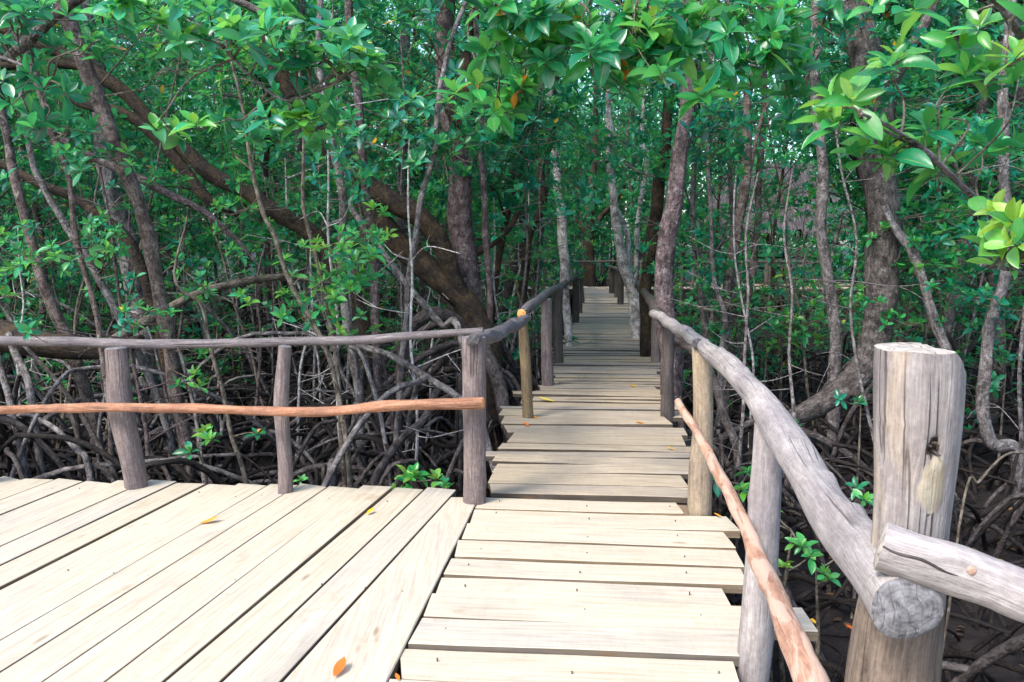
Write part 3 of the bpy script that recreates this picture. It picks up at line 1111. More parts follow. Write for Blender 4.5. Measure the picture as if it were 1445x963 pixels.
# ------------------------------------------------------------------ thatched hut
def make_hut():
    h = empty('thatched_hut', (10.2, 32, 0))
    tag(h, 'open sided hut with a ragged grey thatched roof half hidden by trees', 'hut')
    x0, x1, y0, y1 = 6.8, 14.2, 29.6, 34.6
    cx0, cx1, cy = 8.8, 12.2, 32.1
    ze, zr = 1.95, 4.7
    mb = MB()

    def slope(a, b, c, d, nu, nv):
        us = np.linspace(0, 1, nu + 1)
        vs = np.linspace(0, 1, nv + 1)
        V, rc = [], []
        for v in vs:
            for u in us:
                p = (np.array(a) * (1 - u) + np.array(b) * u) * (1 - v) + (np.array(d) * (1 - u) + np.array(c) * u) * v
                p = p + np.array([0, 0, (.10 * ((v * nv * .5) % 1.0)) + rng.normal(0, .035)])
                if v == 0:
                    p[2] += rng.normal(0, .07)
                V.append(p)
                rc.append((v * 3 + rng.normal(0, .03), u * np.linalg.norm(np.array(b) - np.array(a)), 0))
        i = np.arange(nv)[:, None] * (nu + 1)
        j = np.arange(nu)[None]
        mb.add(V, np.stack([i + j, i + j + 1, i + nu + 1 + j + 1, i + nu + 1 + j], -1).reshape(-1, 4), rc)
    A, B, C, D = (x0, y0, ze), (x1, y0, ze), (x1, y1, ze), (x0, y1, ze)
    P, Q = (cx0, cy, zr), (cx1, cy, zr)
    slope(A, B, Q, P, 60, 18)
    slope(C, D, P, Q, 60, 18)
    slope(B, C, Q, Q, 40, 18)
    slope(D, A, P, P, 40, 18)
    # hanging straw fringe
    for (a, b) in ((A, B), (B, C), (C, D), (D, A)):
        a, b = np.array(a), np.array(b)
        for k in range(260):
            p = a + (b - a) * rng.random() + np.array([0, 0, .05])
            q = p + np.array([rng.normal(0, .04), rng.normal(0, .04), -rng.uniform(.1, .38)])
            w = rng.uniform(.01, .025)
            e = (b - a) / np.linalg.norm(b - a) * w
            mb.add([p - e, p + e, q + e * .3, q - e * .3], [[0, 1, 2, 3]], [(k, 0, 0), (k, .02, 0), (k + .3, .02, 0), (k + .3, 0, 0)])
    mb.build('thatched_roof', M_THATCH, h)
    for x in (7.3, 9.6, 11.6, 13.7):
        for y in (30.1, 34.1):
            pm = MB()
            pm.tube([(x, y, -1.2), (x, y, 2.15)], [.09, .08], 8, 4)
            pm.build('post', W_DARK, h)
    fm = MB()
    for k in range(32):
        x = 7.0 + k * .22
        plank(fm, (x, 29.75), (x, 34.4), .205, .205, rng.normal(0.0, .004), tone=rng.random(), rows=3)
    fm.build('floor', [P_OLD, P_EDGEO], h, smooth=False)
    rm = MB()
    for z in (.5, .95):
        rm.tube([(7.2, 34.05, z), (13.8, 34.05, z)], .04, 6, 4)
    rm.build('handrail', W_DARK, h)


make_hut()

# ------------------------------------------------------------------ trees
def prop_root_pts(p0, ang, reach, g, drop=None):
    z0 = p0[2]
    o = np.array([math.cos(ang), math.sin(ang), 0])
    s = np.array([-o[1], o[0], 0]) * g.normal(0, .1) * reach
    zg = float(ground_h(p0[0] + o[0] * reach, p0[1] + o[1] * reach)) - .12
    H = z0 - zg
    return [p0, p0 + o * reach * .28 + np.array([0, 0, -.04 * H]) + s * .4,
            p0 + o * reach * .62 + np.array([0, 0, -.32 * H]) + s,
            p0 + o * reach * .86 + np.array([0, 0, -.68 * H]) + s * .8,
            np.array([p0[0] + o[0] * reach * 1.0 + s[0] * .4, p0[1] + o[1] * reach + s[1] * .4, zg])]


def in_walk(x, y, m=.35):
    if y < 5.4:
        return x < rail_x(y) + m and x > -7 and y > -3 and y < 5.25 + .12 * max(0, -x)
    if y < 27.4:
        return xl_at(y) - m < x < xr_at(y) + m
    if y < 29.6:
        return -6.8 < x < 13
    return 6.6 < x < 14.4 and y < 35


def root_mesh(mb, p0, r, g, ang, reach, fork=True):
    pts = prop_root_pts(np.array(p0, float), ang, reach, g)
    mb.tube(pts, [r, r * .92, r * .82, r * .72, r * .6], 7, 4, .07, wob=.008, cap=(False, False))
    if fork and g.random() < .6:
        q = np.array(pts[2])
        p2 = prop_root_pts(q, ang + g.choice([-1, 1]) * g.uniform(.5, 1.1), reach * g.uniform(.4, .7), g)
        mb.tube(p2, [r * .7, r * .65, r * .6, r * .55, r * .45], 6, 3, .07, cap=(False, False))


# canopy blob shared by the tall trees whose heads are above the picture
def leafy_limbs(tw, lf, start, ends, r0, g, L, tpl, per=8, spread=.5, tone=(.12, .5), k=(5, 8), ros=3):
    """limbs from start(s) to ends, each with twigs carrying leaf whorls"""
    for st, e in zip(start, ends):
        st, e = np.array(st, float), np.array(e, float)
        mid = (st + e) / 2 + g.normal(0, .12, 3) * np.linalg.norm(e - st) + np.array([0, 0, .08 * np.linalg.norm(e - st)])
        P, r = tw.tube([st, mid, e], [r0, r0 * .65, r0 * .3], 5, 5, .05, cap=(False, True))
        C, A = [], []
        n = len(P)
        for _ in range(per):
            i = int(g.integers(n // 3, n))
            q = P[i] + g.normal(0, spread, 3) * np.array([1, 1, .75])
            tw.tube([P[i], (P[i] + q) / 2 + g.normal(0, .05, 3), q], [r0 * .3, r0 * .2, r0 * .12], 4, 3, 0, cap=(False, False))
            for _ in range(ros):
                c = q + g.normal(0, .13, 3)
                C.append(c)
                A.append(unit(g.normal(0, .5, 3) + np.array([0, 0, .8]) + unit(q - P[i]) * .5))
        rosettes(lf, C, A, L, tpl, k, tone, .3, .003)


def canopy_pair(seed, rad, height, nl, L):
    g = np.random.default_rng(seed)
    tw, lf = MB(), MB()
    ends = []
    for i in range(nl):
        a = i / nl * 6.28 + g.uniform(-.3, .3)
        rr_ = rad * g.uniform(.4, 1.0)
        ends.append((rr_ * math.cos(a), rr_ * math.sin(a), height * g.uniform(.1, 1.0)))
    leafy_limbs(tw, lf, [(0, 0, g.uniform(0, .2) * height) for _ in ends], ends, .03, g, L, T_LO, per=5, spread=.45, ros=3)
    return tw, lf


CAN = []
for s in range(4):
    tw, lf = canopy_pair(100 + s, 1.9, 2.2, 7, .13)
    a = tw.build('limbs', B_BROWN)
    b = lf.build('crown', M_LEAF)
    CAN.append((a.data, b.data))
    bpy.data.objects.remove(a)
    bpy.data.objects.remove(b)


def add_canopy(root, pos, rot, s=1.0, k=0):
    base = np.array(root.location)
    for nm, me in zip(('limbs', 'crown'), CAN[k % 4]):
        o = bpy.data.objects.new(nm, me)
        COL.objects.link(o)
        o.parent = root
        o.location = tuple(np.array(pos) - base)
        o.rotation_euler = (0, 0, rot)
        o.scale = (s, s, s)


HERO = {}


def hero(key, label, pts, Z, wpx, bm, up=None, roots=8, rh=.5, rr_=None, limbs=(), ground=True, canopy=True, rootm=None, sides=12, bump=.09, cat='tree', name='mangrove_tree', rreach=(.6, 1.5)):
    """pts: photograph outline points from top to bottom at depth Z (number or list); wpx widths"""
    n = len(pts)
    Zs = [Z] * n if not hasattr(Z, '__len__') else list(np.interp(np.linspace(0, 1, n), np.linspace(0, 1, len(Z)), Z))
    ws = list(np.interp(np.linspace(0, 1, n), np.linspace(0, 1, len(wpx)), wpx))
    W = [at(p[0], p[1], z) for p, z in zip(pts, Zs)]
    rad = [w * z / F / 2 for w, z in zip(ws, Zs)]
    W, rad = W[::-1], rad[::-1]                       # bottom first
    g = np.random.default_rng(abs(hash(key)) % 9999 if False else sum(ord(c) * (i + 3) for i, c in enumerate(key)))
    b0 = W[0].copy()
    low = b0
    if ground:
        zg = float(ground_h(b0[0], b0[1])) - .15
        if b0[2] > zg + .1:
            dirv = W[0] - W[1]
            kx = np.clip(dirv[:2] / max(abs(dirv[2]), .3), -.25, .25)
            low = np.array([b0[0] + kx[0] * (b0[2] - zg) * .5, b0[1], zg])
            f_ = .8 if roots else 1.1
            W = [low] + W
            rad = [rad[0] * f_] + rad
    loc = (low[0], low[1], float(ground_h(low[0], low[1])))
    root = empty(name, loc)
    tag(root, label, cat)
    topP = W[-1]
    if up is not None:
        zt, dx, dy = up
        t2 = np.array([topP[0] + dx, topP[1] + dy, zt])
        m = (topP + t2) / 2 + g.normal(0, .08, 3)
        d0 = W[-1] - W[-2]
        W += [m, t2]
        rad += [rad[-1] * .8, rad[-1] * .5]
    mb = MB()
    P, r = mb.tube(W, rad, sides + 4, 9, bump, wob=.018, knots=len(W) * 2)
    mb.build('trunk', bm, root)
    if up is not None and canopy:
        add_canopy(root, W[-1] - np.array([0, 0, .9]), g.uniform(0, 6), g.uniform(.9, 1.2), int(g.integers(4)))
    for lb in limbs:
        lpts, lZ, lw = lb[0], lb[1], lb[2]
        lm = lb[3] if len(lb) > 3 else bm
        m_ = len(lpts)
        lZ = [lZ] * m_ if not hasattr(lZ, '__len__') else list(np.interp(np.linspace(0, 1, m_), np.linspace(0, 1, len(lZ)), lZ))
        lw = list(np.interp(np.linspace(0, 1, m_), np.linspace(0, 1, len(lw)), lw))
        L_ = MB()
        L_.tube([at(p[0], p[1], z) for p, z in zip(lpts, lZ)], [w * z / F / 2 for w, z in zip(lw, lZ)], 14, 8, bump, wob=.018, knots=len(lpts))
        L_.build('limb', lm, root)
    if roots:
        base = P[r > 0]
        for i in range(roots):
            for _try in range(8):
                a = i / roots * 6.28 + g.uniform(-.4, .4)
                zz = loc[2] + g.uniform(.25, 1.0) * rh * 2
                j = int(np.argmin(np.abs(P[:, 2] - zz) + (np.arange(len(P)) > len(P) * .6) * 9))
                reach = g.uniform(*rreach)
                ex, ey = P[j][0] + math.cos(a) * reach, P[j][1] + math.sin(a) * reach
                if not in_walk(ex, ey, .1):
                    break
            else:
                continue
            rt = MB()
            root_mesh(rt, P[j], (rr_ or max(.018, min(.05, r[j] * .42))), g, a, reach)
            rt.build('prop_root', rootm or B_ROOT, root)
    HERO[key] = (root, P, r)
    return root


def foliage(key, spec, Z, L, jitter=18, n=1, tpl=T_MD, tone=(.15, .55), k=(6, 10), mat=None, twigm=None, anchor=None, up=.9, young=.35, rad=.006, zj=.25, toward=.0, open_=1.0):
    """whorls at photograph points, twigged back to the tree's nearest wood"""
    root, P, r = HERO[key]
    g = np.random.default_rng(len(spec) * 17 + sum(ord(c) for c in key) + int(Z * 10))
    lf, tws = MB(), []
    C, A = [], []
    AP = [np.array(p) for p in P]
    if anchor is not None:
        AP = [at(*a) if len(a) == 3 else np.array(a[:3]) for a in anchor]
        if len(AP) > 1:
            AP = list(catmull(np.array(AP), np.ones(len(AP)), 5)[0])
            am = MB()
            am.tube([at(*a) for a in anchor], np.linspace(rad * 2.6, rad * 1.3, len(anchor)), 7, 5, .06, wob=.01)
            am.build('limb', B_GREY, root)
    AP = np.array(AP)
    for s in spec:
        z = s[2] if len(s) > 2 else Z
        hub = at(s[0], s[1], z)
        dist = np.linalg.norm(AP - hub, axis=1) + (AP[:, 2] > hub[2] + .15) * .25
        a = AP[int(np.argmin(dist))]
        v = hub - a
        ln = np.linalg.norm(v)
        m1 = a + v * .35 + g.normal(0, .10, 3) * ln + np.array([0, 0, .05 * ln])
        m2 = a + v * .7 + g.normal(0, .09, 3) * ln + np.array([0, 0, -.03 * ln])
        tw = MB()
        tws.append(tw)
        hb, _ = tw.tube([a, m1, m2, hub], [rad * 1.5, rad * 1.2, rad * .95, rad * .6], 5, 5, .05, cap=(False, False))
        for i in range(n):
            if i == 0:
                c = hub + g.normal(0, .02, 3)
                q = hb[-3]
            else:
                c = hub + np.array([g.normal(0, jitter) * z / F, g.normal(0, zj), g.normal(0, jitter * .7) * z / F])
                q = hb[int(len(hb) * g.uniform(.55, .95))]
            w_ = c - q
            ax = unit(w_ * .5 / max(np.linalg.norm(w_), .1) + np.array([0, 0, up]) + g.normal(0, .42, 3) + np.array([0, -toward, 0]))
            if i:
                tw.tube([q, q + w_ * .55 + g.normal(0, .05, 3) * np.linalg.norm(w_) - np.array([0, 0, .05]), c - ax * .04, c], [rad * .7, rad * .6, rad * .5, rad * .4], 4, 4, 0, cap=(False, False))
            C.append(c)
            A.append(ax)
    rosettes(lf, C, A, L, tpl, k, tone, young, .004, open_)
    for tw in tws:
        tw.build('branch', twigm or B_TWIG, root)
    lf.build('foliage', mat or M_LEAF, root)


# ---- the big trees, read off the photograph (top ... bottom)
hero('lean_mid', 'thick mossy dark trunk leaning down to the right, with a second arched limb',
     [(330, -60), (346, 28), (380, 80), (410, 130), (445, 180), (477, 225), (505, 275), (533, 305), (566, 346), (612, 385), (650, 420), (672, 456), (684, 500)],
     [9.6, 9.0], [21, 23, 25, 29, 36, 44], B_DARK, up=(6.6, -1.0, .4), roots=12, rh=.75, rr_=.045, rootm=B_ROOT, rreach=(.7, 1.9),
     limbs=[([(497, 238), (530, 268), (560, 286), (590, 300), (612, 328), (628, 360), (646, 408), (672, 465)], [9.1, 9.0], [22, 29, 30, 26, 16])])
hero('upright', 'stout upright mottled trunk rising straight just left of the walkway',
     [(630, -50), (628, 28), (627, 87), (634, 156), (645, 222), (648, 277), (651, 329), (657, 362), (663, 430), (668, 490)],
     9.4, [24, 26, 28, 30, 32, 35, 42], B_MAUVE, up=(6.8, -.1, .3), roots=13, rh=.85, rr_=.045, rreach=(.7, 1.9),
     limbs=[([(636, 150), (655, 170), (662, 120), (655, 70), (664, 35), (690, -30)], [9.3, 9.1], [20, 16, 13], B_DARK),
            ([(655, 365), (680, 352), (700, 340), (720, 322), (735, 300)], 9.4, [13, 10, 6], B_DARK)])
hero('lean_left', 'long dark trunk leaning from the upper left down toward the forest floor',
     [(-60, 20), (7, 41), (69, 69), (114, 90), (173, 131), (242, 194), (294, 242), (346, 273), (380, 294), (432, 325), (470, 368), (500, 430), (515, 480)],
     [9.8, 9.2], [15, 17, 19, 22, 24, 27], B_DARK, up=(5.4, -1.2, .2), roots=9, rh=.7, rr_=.04, rreach=(.7, 1.7),
     limbs=[([(52, 114), (97, 138), (131, 152), (180, 163), (221, 194), (270, 253), (300, 285), (345, 305)], [9.6, 9.4], [11, 14, 16, 14]),
            ([(-40, 80), (0, 93), (35, 92), (104, 92), (130, 100)], [9.6, 9.6], [11, 12])])
hero('lichen', 'slim brown trunk blotched with white lichen crossing in front of the dark leaning logs',
     [(68, -50), (83, 0), (114, 69), (145, 156), (173, 235), (199, 300), (220, 383), (237, 466), (245, 549), (262, 632), (272, 690)],
     [6.6, 7.0], [20, 21, 20, 19, 20], B_RED, up=(6.0, -.5, .3), roots=5, rh=.3, rreach=(.4, .9))
hero('thin_far_left', 'thin smooth brown sapling stem bending at the far left edge',
     [(5, -60), (18, 30), (38, 87), (62, 149), (83, 215), (97, 249), (109, 332), (125, 400), (140, 470), (150, 560), (158, 660)],
     6.4, [8, 9, 8, 7], B_RED, up=(4.6, -.2, 0), roots=3, rh=.2, rreach=(.3, .6))
hero('left_brown', 'brown knotty trunk rising between the far left stems behind the grey top pole',
     [(0, 160), (20, 240), (42, 325), (60, 390), (83, 458), (104, 508), (125, 566), (140, 640)], 7.6, [11, 14, 17, 17], B_RED, up=(5.2, -.5, .2), roots=5, rh=.3)
hero('left_slant', 'slim pale spotted stem slanting down right behind the left end of the railing',
     [(40, 215), (62, 265), (83, 300), (115, 352), (145, 404), (174, 458), (205, 520), (235, 600), (250, 670)], 7.2, [8, 10, 11, 10], B_GREY, up=(4.6, -.6, .3), roots=4, rh=.3)
hero('left_bow', 'bowed dark branch sweeping in from the left below the leaning logs',
     [(-50, 215), (0, 232), (52, 256), (104, 280), (149, 308), (180, 340), (199, 380), (215, 430), (232, 500)], 8.0, [10, 13, 16, 17], B_DARK, up=(4.2, -.8, .2), roots=5, rh=.4,
     limbs=[([(28, 176), (69, 187), (118, 215), (165, 236), (208, 256), (242, 277), (285, 300), (330, 335), (365, 375)], 8.6, [9, 12, 11, 3], B_MAUVE)])
hero('pale_lump', 'short stout pale mottled trunk standing behind the lichen blotched stem',
     [(150, 240), (165, 300), (178, 340), (186, 390), (196, 440), (205, 500)], 10.5, [22, 26, 24, 26], B_GREY, up=(5.6, -.5, .6), roots=7, rh=.6)
hero('grey_a', 'slender grey trunk standing behind the arched limb of the leaning tree',
     [(572, -40), (573, 80), (569, 138), (568, 242), (566, 329), (570, 400), (574, 470)], 12, [14, 15, 16, 16], B_GREY, up=(6.6, .1, .2), roots=6, rh=.5)
hero('thin_a', 'thin straight brown stem crossing in front of the thick leaning trunk',
     [(488, -50), (491, 30), (502, 114), (512, 208), (519, 287), (524, 350), (529, 420), (533, 500), (535, 570), (540, 660)], 7.8, [11, 12, 12, 14], B_MAUVE, up=(5.6, -.1, .2), roots=4, rh=.3, rreach=(.4, 1))
hero('thin_b', 'slim pale grey stem leaning beneath the arched dark limb',
     [(626, 100), (619, 138), (612, 208), (600, 265), (588, 325), (578, 383), (570, 466), (566, 540), (560, 640)], 7.4, [7, 8, 8, 9], B_GREY, up=(5.0, .3, .2), roots=3, rh=.3, rreach=(.4, .9))
hero('thin_c', 'mottled grey stem rising behind the middle of the left railing',
     [(478, 250), (483, 325), (488, 437), (498, 508), (506, 560), (512, 660)], 7.6, [12, 13, 13, 13], B_GREY, up=(4.8, -.1, .3), roots=4, rh=.4, rreach=(.4, 1))
hero('thin_d', 'dark thin straight stem beside the stout upright trunk',
     [(679, 150), (680, 215), (684, 277), (686, 329), (688, 383), (690, 440), (692, 500)], 9.0, [8, 9, 9], B_MAUVE, up=(5.2, 0, .2), roots=4, rh=.4)
hero('white_left', 'pale knobby trunk standing at the left edge of the walkway',
     [(776, 150), (780, 204), (786, 242), (791, 287), (793, 329), (796, 380), (800, 440), (803, 484)], 12.3, [10, 12, 13, 13, 12], B_PALE, up=(6.4, -.1, .3), roots=0)
hero('curved_dark', 'crooked dark trunk bending beside the pale knobby trunk',
     [(777, 200), (764, 235), (764, 270), (765, 295), (751, 320), (744, 345), (741, 383), (738, 430), (736, 500)], 11.5, [9, 11, 13, 14], B_DARK, up=(5.6, .1, .3), roots=6, rh=.5)
hero('white_right', 'white barked slender trunk growing through the right edge of the walkway',
     [(858, 150), (860, 194), (863, 249), (867, 298), (873, 340), (882, 375), (893, 412), (896, 445), (898, 477)], 13.2, [9, 11, 13, 17, 18], B_PALE, up=(6.4, 0, .3), roots=0,
     limbs=[([(866, 290), (885, 330), (886, 375), (886, 400)], 13.4, [7, 9], B_PALE)])
hero('white_thin', 'very thin white crooked stem right of the white barked trunk',
     [(906, 200), (912, 215), (911, 242), (903, 294), (899, 335), (896, 380), (893, 430)], 14.5, [6, 7, 7], B_PALE, up=(5.5, 0, .2), roots=0)
hero('dark_pair', 'dark slim trunk close behind the reddish flaking trunk',
     [(940, 190), (934, 235), (928, 280), (923, 322), (914, 370), (911, 410), (912, 460)], 11.2, [15, 17, 17, 17], B_DARK, up=(6.0, .2, .2), roots=5, rh=.4)
hero('right_main', 'tall reddish flaking trunk leaning over the right walkway railing',
     [(970, -40), (971, 80), (969, 156), (961, 225), (952, 280), (945, 325), (936, 389), (938, 440), (944, 500), (950, 570), (956, 640)],
     8.2, [21, 22, 24, 27, 31, 33], B_MAUVE, up=(6.4, .2, .2), roots=7, rh=.5, rr_=.04, rreach=(.5, 1.3))
hero('far_fork', 'dark forked tree standing beyond the end of the walkway',
     [(838, 230), (832, 300), (830, 345), (832, 380), (834, 420)], 30.5, [9, 15, 17, 18], B_DARK, up=(9.5, 0, .3), roots=4, rh=.3,
     limbs=[([(833, 335), (815, 315), (795, 285), (780, 250)], 30.5, [9, 6, 4]), ([(832, 330), (850, 305), (872, 280), (890, 240)], 30.5, [9, 7, 4])])
hero('red_stem', 'smooth reddish stem leaning left in front of the thatched hut',
     [(1060, 110), (1056, 156), (1052, 242), (1043, 305), (1032, 376), (1026, 434), (1022, 490), (1020, 560)], 10.2, [11, 14, 14, 14], B_RED, up=(6.0, .2, .2), roots=5, rh=.4,
     limbs=[([(1046, 290), (1062, 215), (1080, 160), (1100, 120)], 10.2, [7, 5, 4])])
hero('red_stem_b', 'thinner brown stem just right of the smooth reddish stem',
     [(1078, 120), (1075, 180), (1073, 242), (1070, 300), (1066, 340), (1058, 400), (1052, 470)], 11.4, [8, 9, 11], B_RED, up=(6.0, 0, .2), roots=4, rh=.4)
hero('green_stem', 'slim lichen grey stem curving into the foot of the smooth reddish stem',
     [(1000, 120), (1000, 200), (1003, 290), (1004, 370), (1012, 415), (1022, 450), (1018, 520)], 10.0, [5, 6, 8], B_GREY, up=(5.0, 0, .2), roots=3, rh=.3)
hero('thin_e', 'narrow pole of a stem half way between the flaking trunk and the reddish stem',
     [(1026, 120), (1028, 180), (1031, 242), (1033, 310), (1036, 420), (1038, 500)], 12.5, [6, 6, 7], B_MAUVE, up=(5.5, 0, .2), roots=3, rh=.3)
hero('grey_knee', 'grey patchy trunk with a knee bend before the thatched hut',
     [(1153, -40), (1152, 40), (1150, 104), (1158, 208), (1160, 277), (1158, 330), (1168, 385), (1179, 456), (1178, 520), (1176, 568), (1172, 665)],
     8.9, [13, 14, 15, 15, 18, 17], B_GREY, up=(6.0, 0, .2), roots=3, rh=.2, rreach=(.3, .7))
hero('right_big', 'massive brown ringed trunk with a dark curved foot, behind the thick corner post',
     [(1180, -50), (1196, 0), (1212, 52), (1222, 104), (1236, 156), (1241, 242), (1246, 322), (1244, 389), (1241, 460), (1222, 512), (1190, 548), (1157, 572), (1121, 590), (1085, 612)],
     [8.6, 8.2], [42, 44, 46, 44, 40, 30, 20], B_BROWN, up=(6.6, -.3, .3), roots=6, rh=.55, rr_=.045, rreach=(.6, 1.5),
     limbs=[([(1248, 290), (1262, 318), (1278, 338), (1291, 358), (1309, 425), (1327, 474), (1345, 520)], [8.2, 7.9], [10, 13, 13], B_GREY),
            ([(1330, -40), (1312, 21), (1291, 60), (1268, 105), (1245, 150)], [8.4, 8.4], [12, 15, 16])])
hero('right_bent', 'grey crooked trunk with an elbow foot at the right edge of the swamp',
     [(1432, -40), (1426, 35), (1419, 87), (1413, 156), (1417, 242), (1422, 300), (1420, 380), (1400, 450), (1387, 540), (1390, 590), (1402, 625), (1432, 634)],
     7.6, [13, 13, 14, 15, 17, 20], B_GREY, up=(5.6, .1, .2), roots=5, rh=.3, rreach=(.4, .9))
hero('twig_pole', 'spindly pale brown sapling stem zigzagging past the middle railing post',
     [(366, 290), (385, 335), (399, 375), (425, 430), (449, 474), (470, 520), (482, 566), (489, 620), (494, 690)], 6.2, [6, 7, 7, 8], B_TWIG, up=(3.4, -.3, .1), roots=0, canopy=False)
hero('twig_pole_b', 'straight twiggy sapling stem just right of the zigzag sapling',
     [(430, 270), (437, 320), (450, 375), (460, 430), (470, 480), (476, 560), (486, 680)], 6.6, [5, 6, 7], B_TWIG, up=(3.4, -.1, .1), roots=0, canopy=False)
hero('twig_pole_c', 'thin leaning sapling stem behind the grey pole between the two left posts',
     [(280, 430), (293, 470), (305, 520), (317, 566), (332, 624), (350, 700)], 6.3, [5, 6, 7], B_TWIG, up=(1.8, -.1, .1), roots=0, canopy=False)

# fallen log behind the left railing
lg = empty('fallen_log', at(60, 488, 7.3))
tag(lg, 'dark fallen log lying behind the left railing, bleached limb sticking up from it', 'log')
mb = MB()
mb.tube([at(-260, 440, 7.6), at(-80, 462, 7.4), at(0, 475, 7.3), at(80, 488, 7.2), at(150, 492, 7.1), at(200, 480, 7.0)], [.16, .15, .14, .12, .09, .05], 14, 6, .1)
mb.build('trunk', B_DARK, lg)
mb = MB()
mb.tube([at(150, 488, 7.1), at(190, 462, 7.2), at(222, 445, 7.3), at(291, 410, 7.5), at(395, 391, 7.9), at(470, 400, 8.2)], [.05, .048, .042, .038, .035, .02], 9, 6, .08)
mb.build('limb', B_TWIG, lg)
mb = MB()
mb.tube([at(-150, 450, 7.5), at(-150, 560, 7.6), at(-160, 690, 7.7)], [.08, .07, .07], 9, 4, .08)
mb.build('limb', B_DARK, lg)

# long pale aerial roots that cross the left bay
for key, lab, pts, Z, w, m in (
    ('a', 'long pale diagonal root falling across to the thick left walkway post', [(490, 285), (520, 330), (554, 375), (590, 420), (624, 458), (650, 478), (690, 520)], [8.8, 6.6], [8, 9, 10], B_GREY),
    ('b', 'grey root slanting down right behind the corner post of the left railing', [(478, 470), (508, 487), (545, 500), (574, 516), (612, 538), (641, 557), (680, 600), (730, 690)], [7.8, 6.2], [9, 10, 10], B_GREY),
    ('c', 'straight leaning pole root at the far left bottom corner of the railing', [(-10, 470), (0, 516), (12, 555), (21, 590), (41, 678), (60, 760)], [6.8, 6.4], [9, 11], B_GREY),
    ('d', 'lichen spotted pole root second from the left under the grey pole', [(14, 470), (21, 495), (36, 530), (46, 570), (58, 678), (62, 760)], [6.9, 6.3], [10, 11], B_GREY),
    ('e', 'thin long root slanting from the fallen log to the deck edge by the first post', [(30, 482), (60, 515), (104, 570), (140, 630), (166, 682), (200, 750)], [7.1, 6.1], [6, 8], B_ROOT),
    ('f', 'pale arched root looping low beside the first left post', [(20, 588), (40, 586), (62, 595), (88, 614), (108, 635), (125, 662), (136, 700)], [6.6, 6.0], [5, 10], B_GREY),
    ('g', 'grey root leaning up toward the grey top pole left of the corner post', [(620, 545), (598, 590), (570, 615), (545, 650), (528, 690), (515, 740)], [7.0, 6.2], [11, 13], B_ROOT),
    ('h', 'bent pale wire-like root at the lower right beside the corner post', [(1445, 640), (1425, 640), (1405, 652), (1380, 680), (1360, 705), (1335, 735)], [4.2, 4.0], [3, 4], B_TWIG),
    ('i', 'thick dark looping root at the foot of the stout upright trunk', [(664, 470), (640, 452), (612, 442), (590, 452), (572, 475), (566, 515), (560, 580)], [9.0, 8.6], [22, 18, 13], B_ROOT),
    ('j', 'fat grey root descending beside the left walkway post', [(672, 470), (690, 505), (704, 545), (712, 590), (730, 640), (745, 690)], [8.8, 7.6], [22, 20, 14], B_ROOT),
    ('k', 'thick dark root arching down just past the second right walkway post', [(940, 470), (985, 500), (1010, 545), (1022, 590), (1040, 640), (1052, 700)], [8.0, 7.0], [16, 14, 11], B_ROOT),
):
    W = [at(p[0], p[1], z) for p, z in zip(pts, np.interp(np.linspace(0, 1, len(pts)), [0, 1], Z))]
    e = W[-1].copy()
    W[-1] = np.array([e[0], e[1], min(e[2], float(ground_h(e[0], e[1])) - .1)])
    zz = np.interp(np.linspace(0, 1, len(pts)), [0, 1], Z)
    ww = np.interp(np.linspace(0, 1, len(pts)), np.linspace(0, 1, len(w)), w)
    mb = MB()
    mb.tube(W, ww * zz / F / 2, 9, 6, .08, wob=.008)
    tag(mb.build('mangrove_root', m), lab, 'root', 'large single roots')

# ---- off-frame trees whose branches reach into the top of the picture
def side_tree(key, label, base, top, r0, bm, limbs):
    loc = (base[0], base[1], float(ground_h(*base[:2])))
    root = empty('mangrove_tree', loc)
    tag(root, label, 'tree')
    mb = MB()
    b = np.array([base[0], base[1], loc[2] - .2])
    t = np.array(top, float)
    P, r = mb.tube([b, b + (t - b) * .35 + np.array([.05, .04, 0]), b + (t - b) * .7 + np.array([-.05, 0, 0]), t], [r0, r0 * .9, r0 * .75, r0 * .5], 12, 6, .09)
    mb.build('trunk', bm, root)
    g = np.random.default_rng(int(base[0] * 100) % 97 + 5)
    for i in range(6):
        a = i * 1.05 + g.uniform(-.3, .3)
        if in_walk(base[0] + math.cos(a) * .9, base[1] + math.sin(a) * .9, .05):
            continue
        rt = MB()
        root_mesh(rt, P[4], .03, g, a, g.uniform(.5, .95))
        rt.build('prop_root', B_ROOT, root)
    for lp, lr in limbs:
        L_ = MB()
        L_.tube(lp, lr, 9, 6, .08, wob=.01)
        L_.build('limb', bm, root)
    HERO[key] = (root, P, r)
    return root


RB = [at(1560, 330, 2.6), at(1470, 318, 2.5), at(1405, 298, 2.42), at(1360, 266, 2.36), at(1308, 221, 2.3), at(1256, 187, 2.25), at(1215, 166, 2.2)]
RB2 = [np.array([2.25, 2.75, 2.6]), at(1490, 60, 2.5), at(1440, 40, 2.35), at(1400, -5, 2.3), at(1330, -35, 2.2), at(1260, -40, 2.15)]
side_tree('near_right', 'near tree outside the right railing whose big bright leaves hang into the top right corner', (2.35, 3.0), (2.2, 2.8, 3.6), .075, B_GREY,
          [([np.array([2.27, 2.88, 1.45])] + RB, [.016, .013, .011, .010, .009, .0075, .006, .004]),
           (RB2, [.022, .018, .015, .013, .011, .009])])
OVX = [np.array([4.22, 5.25, 3.5]), np.array([3.0, 4.8, 3.6]), np.array([1.9, 4.5, 3.45]), np.array([1.0, 4.35, 3.35]), np.array([.3, 4.25, 3.1]), np.array([-.2, 4.2, 2.85])]
side_tree('over_right', 'tree outside the right railing whose limb carries dark leaf whorls over the walkway', (4.3, 5.4), (4.2, 5.2, 4.2), .10, B_BROWN,
          [(OVX, [.06, .052, .045, .036, .026, .016])])
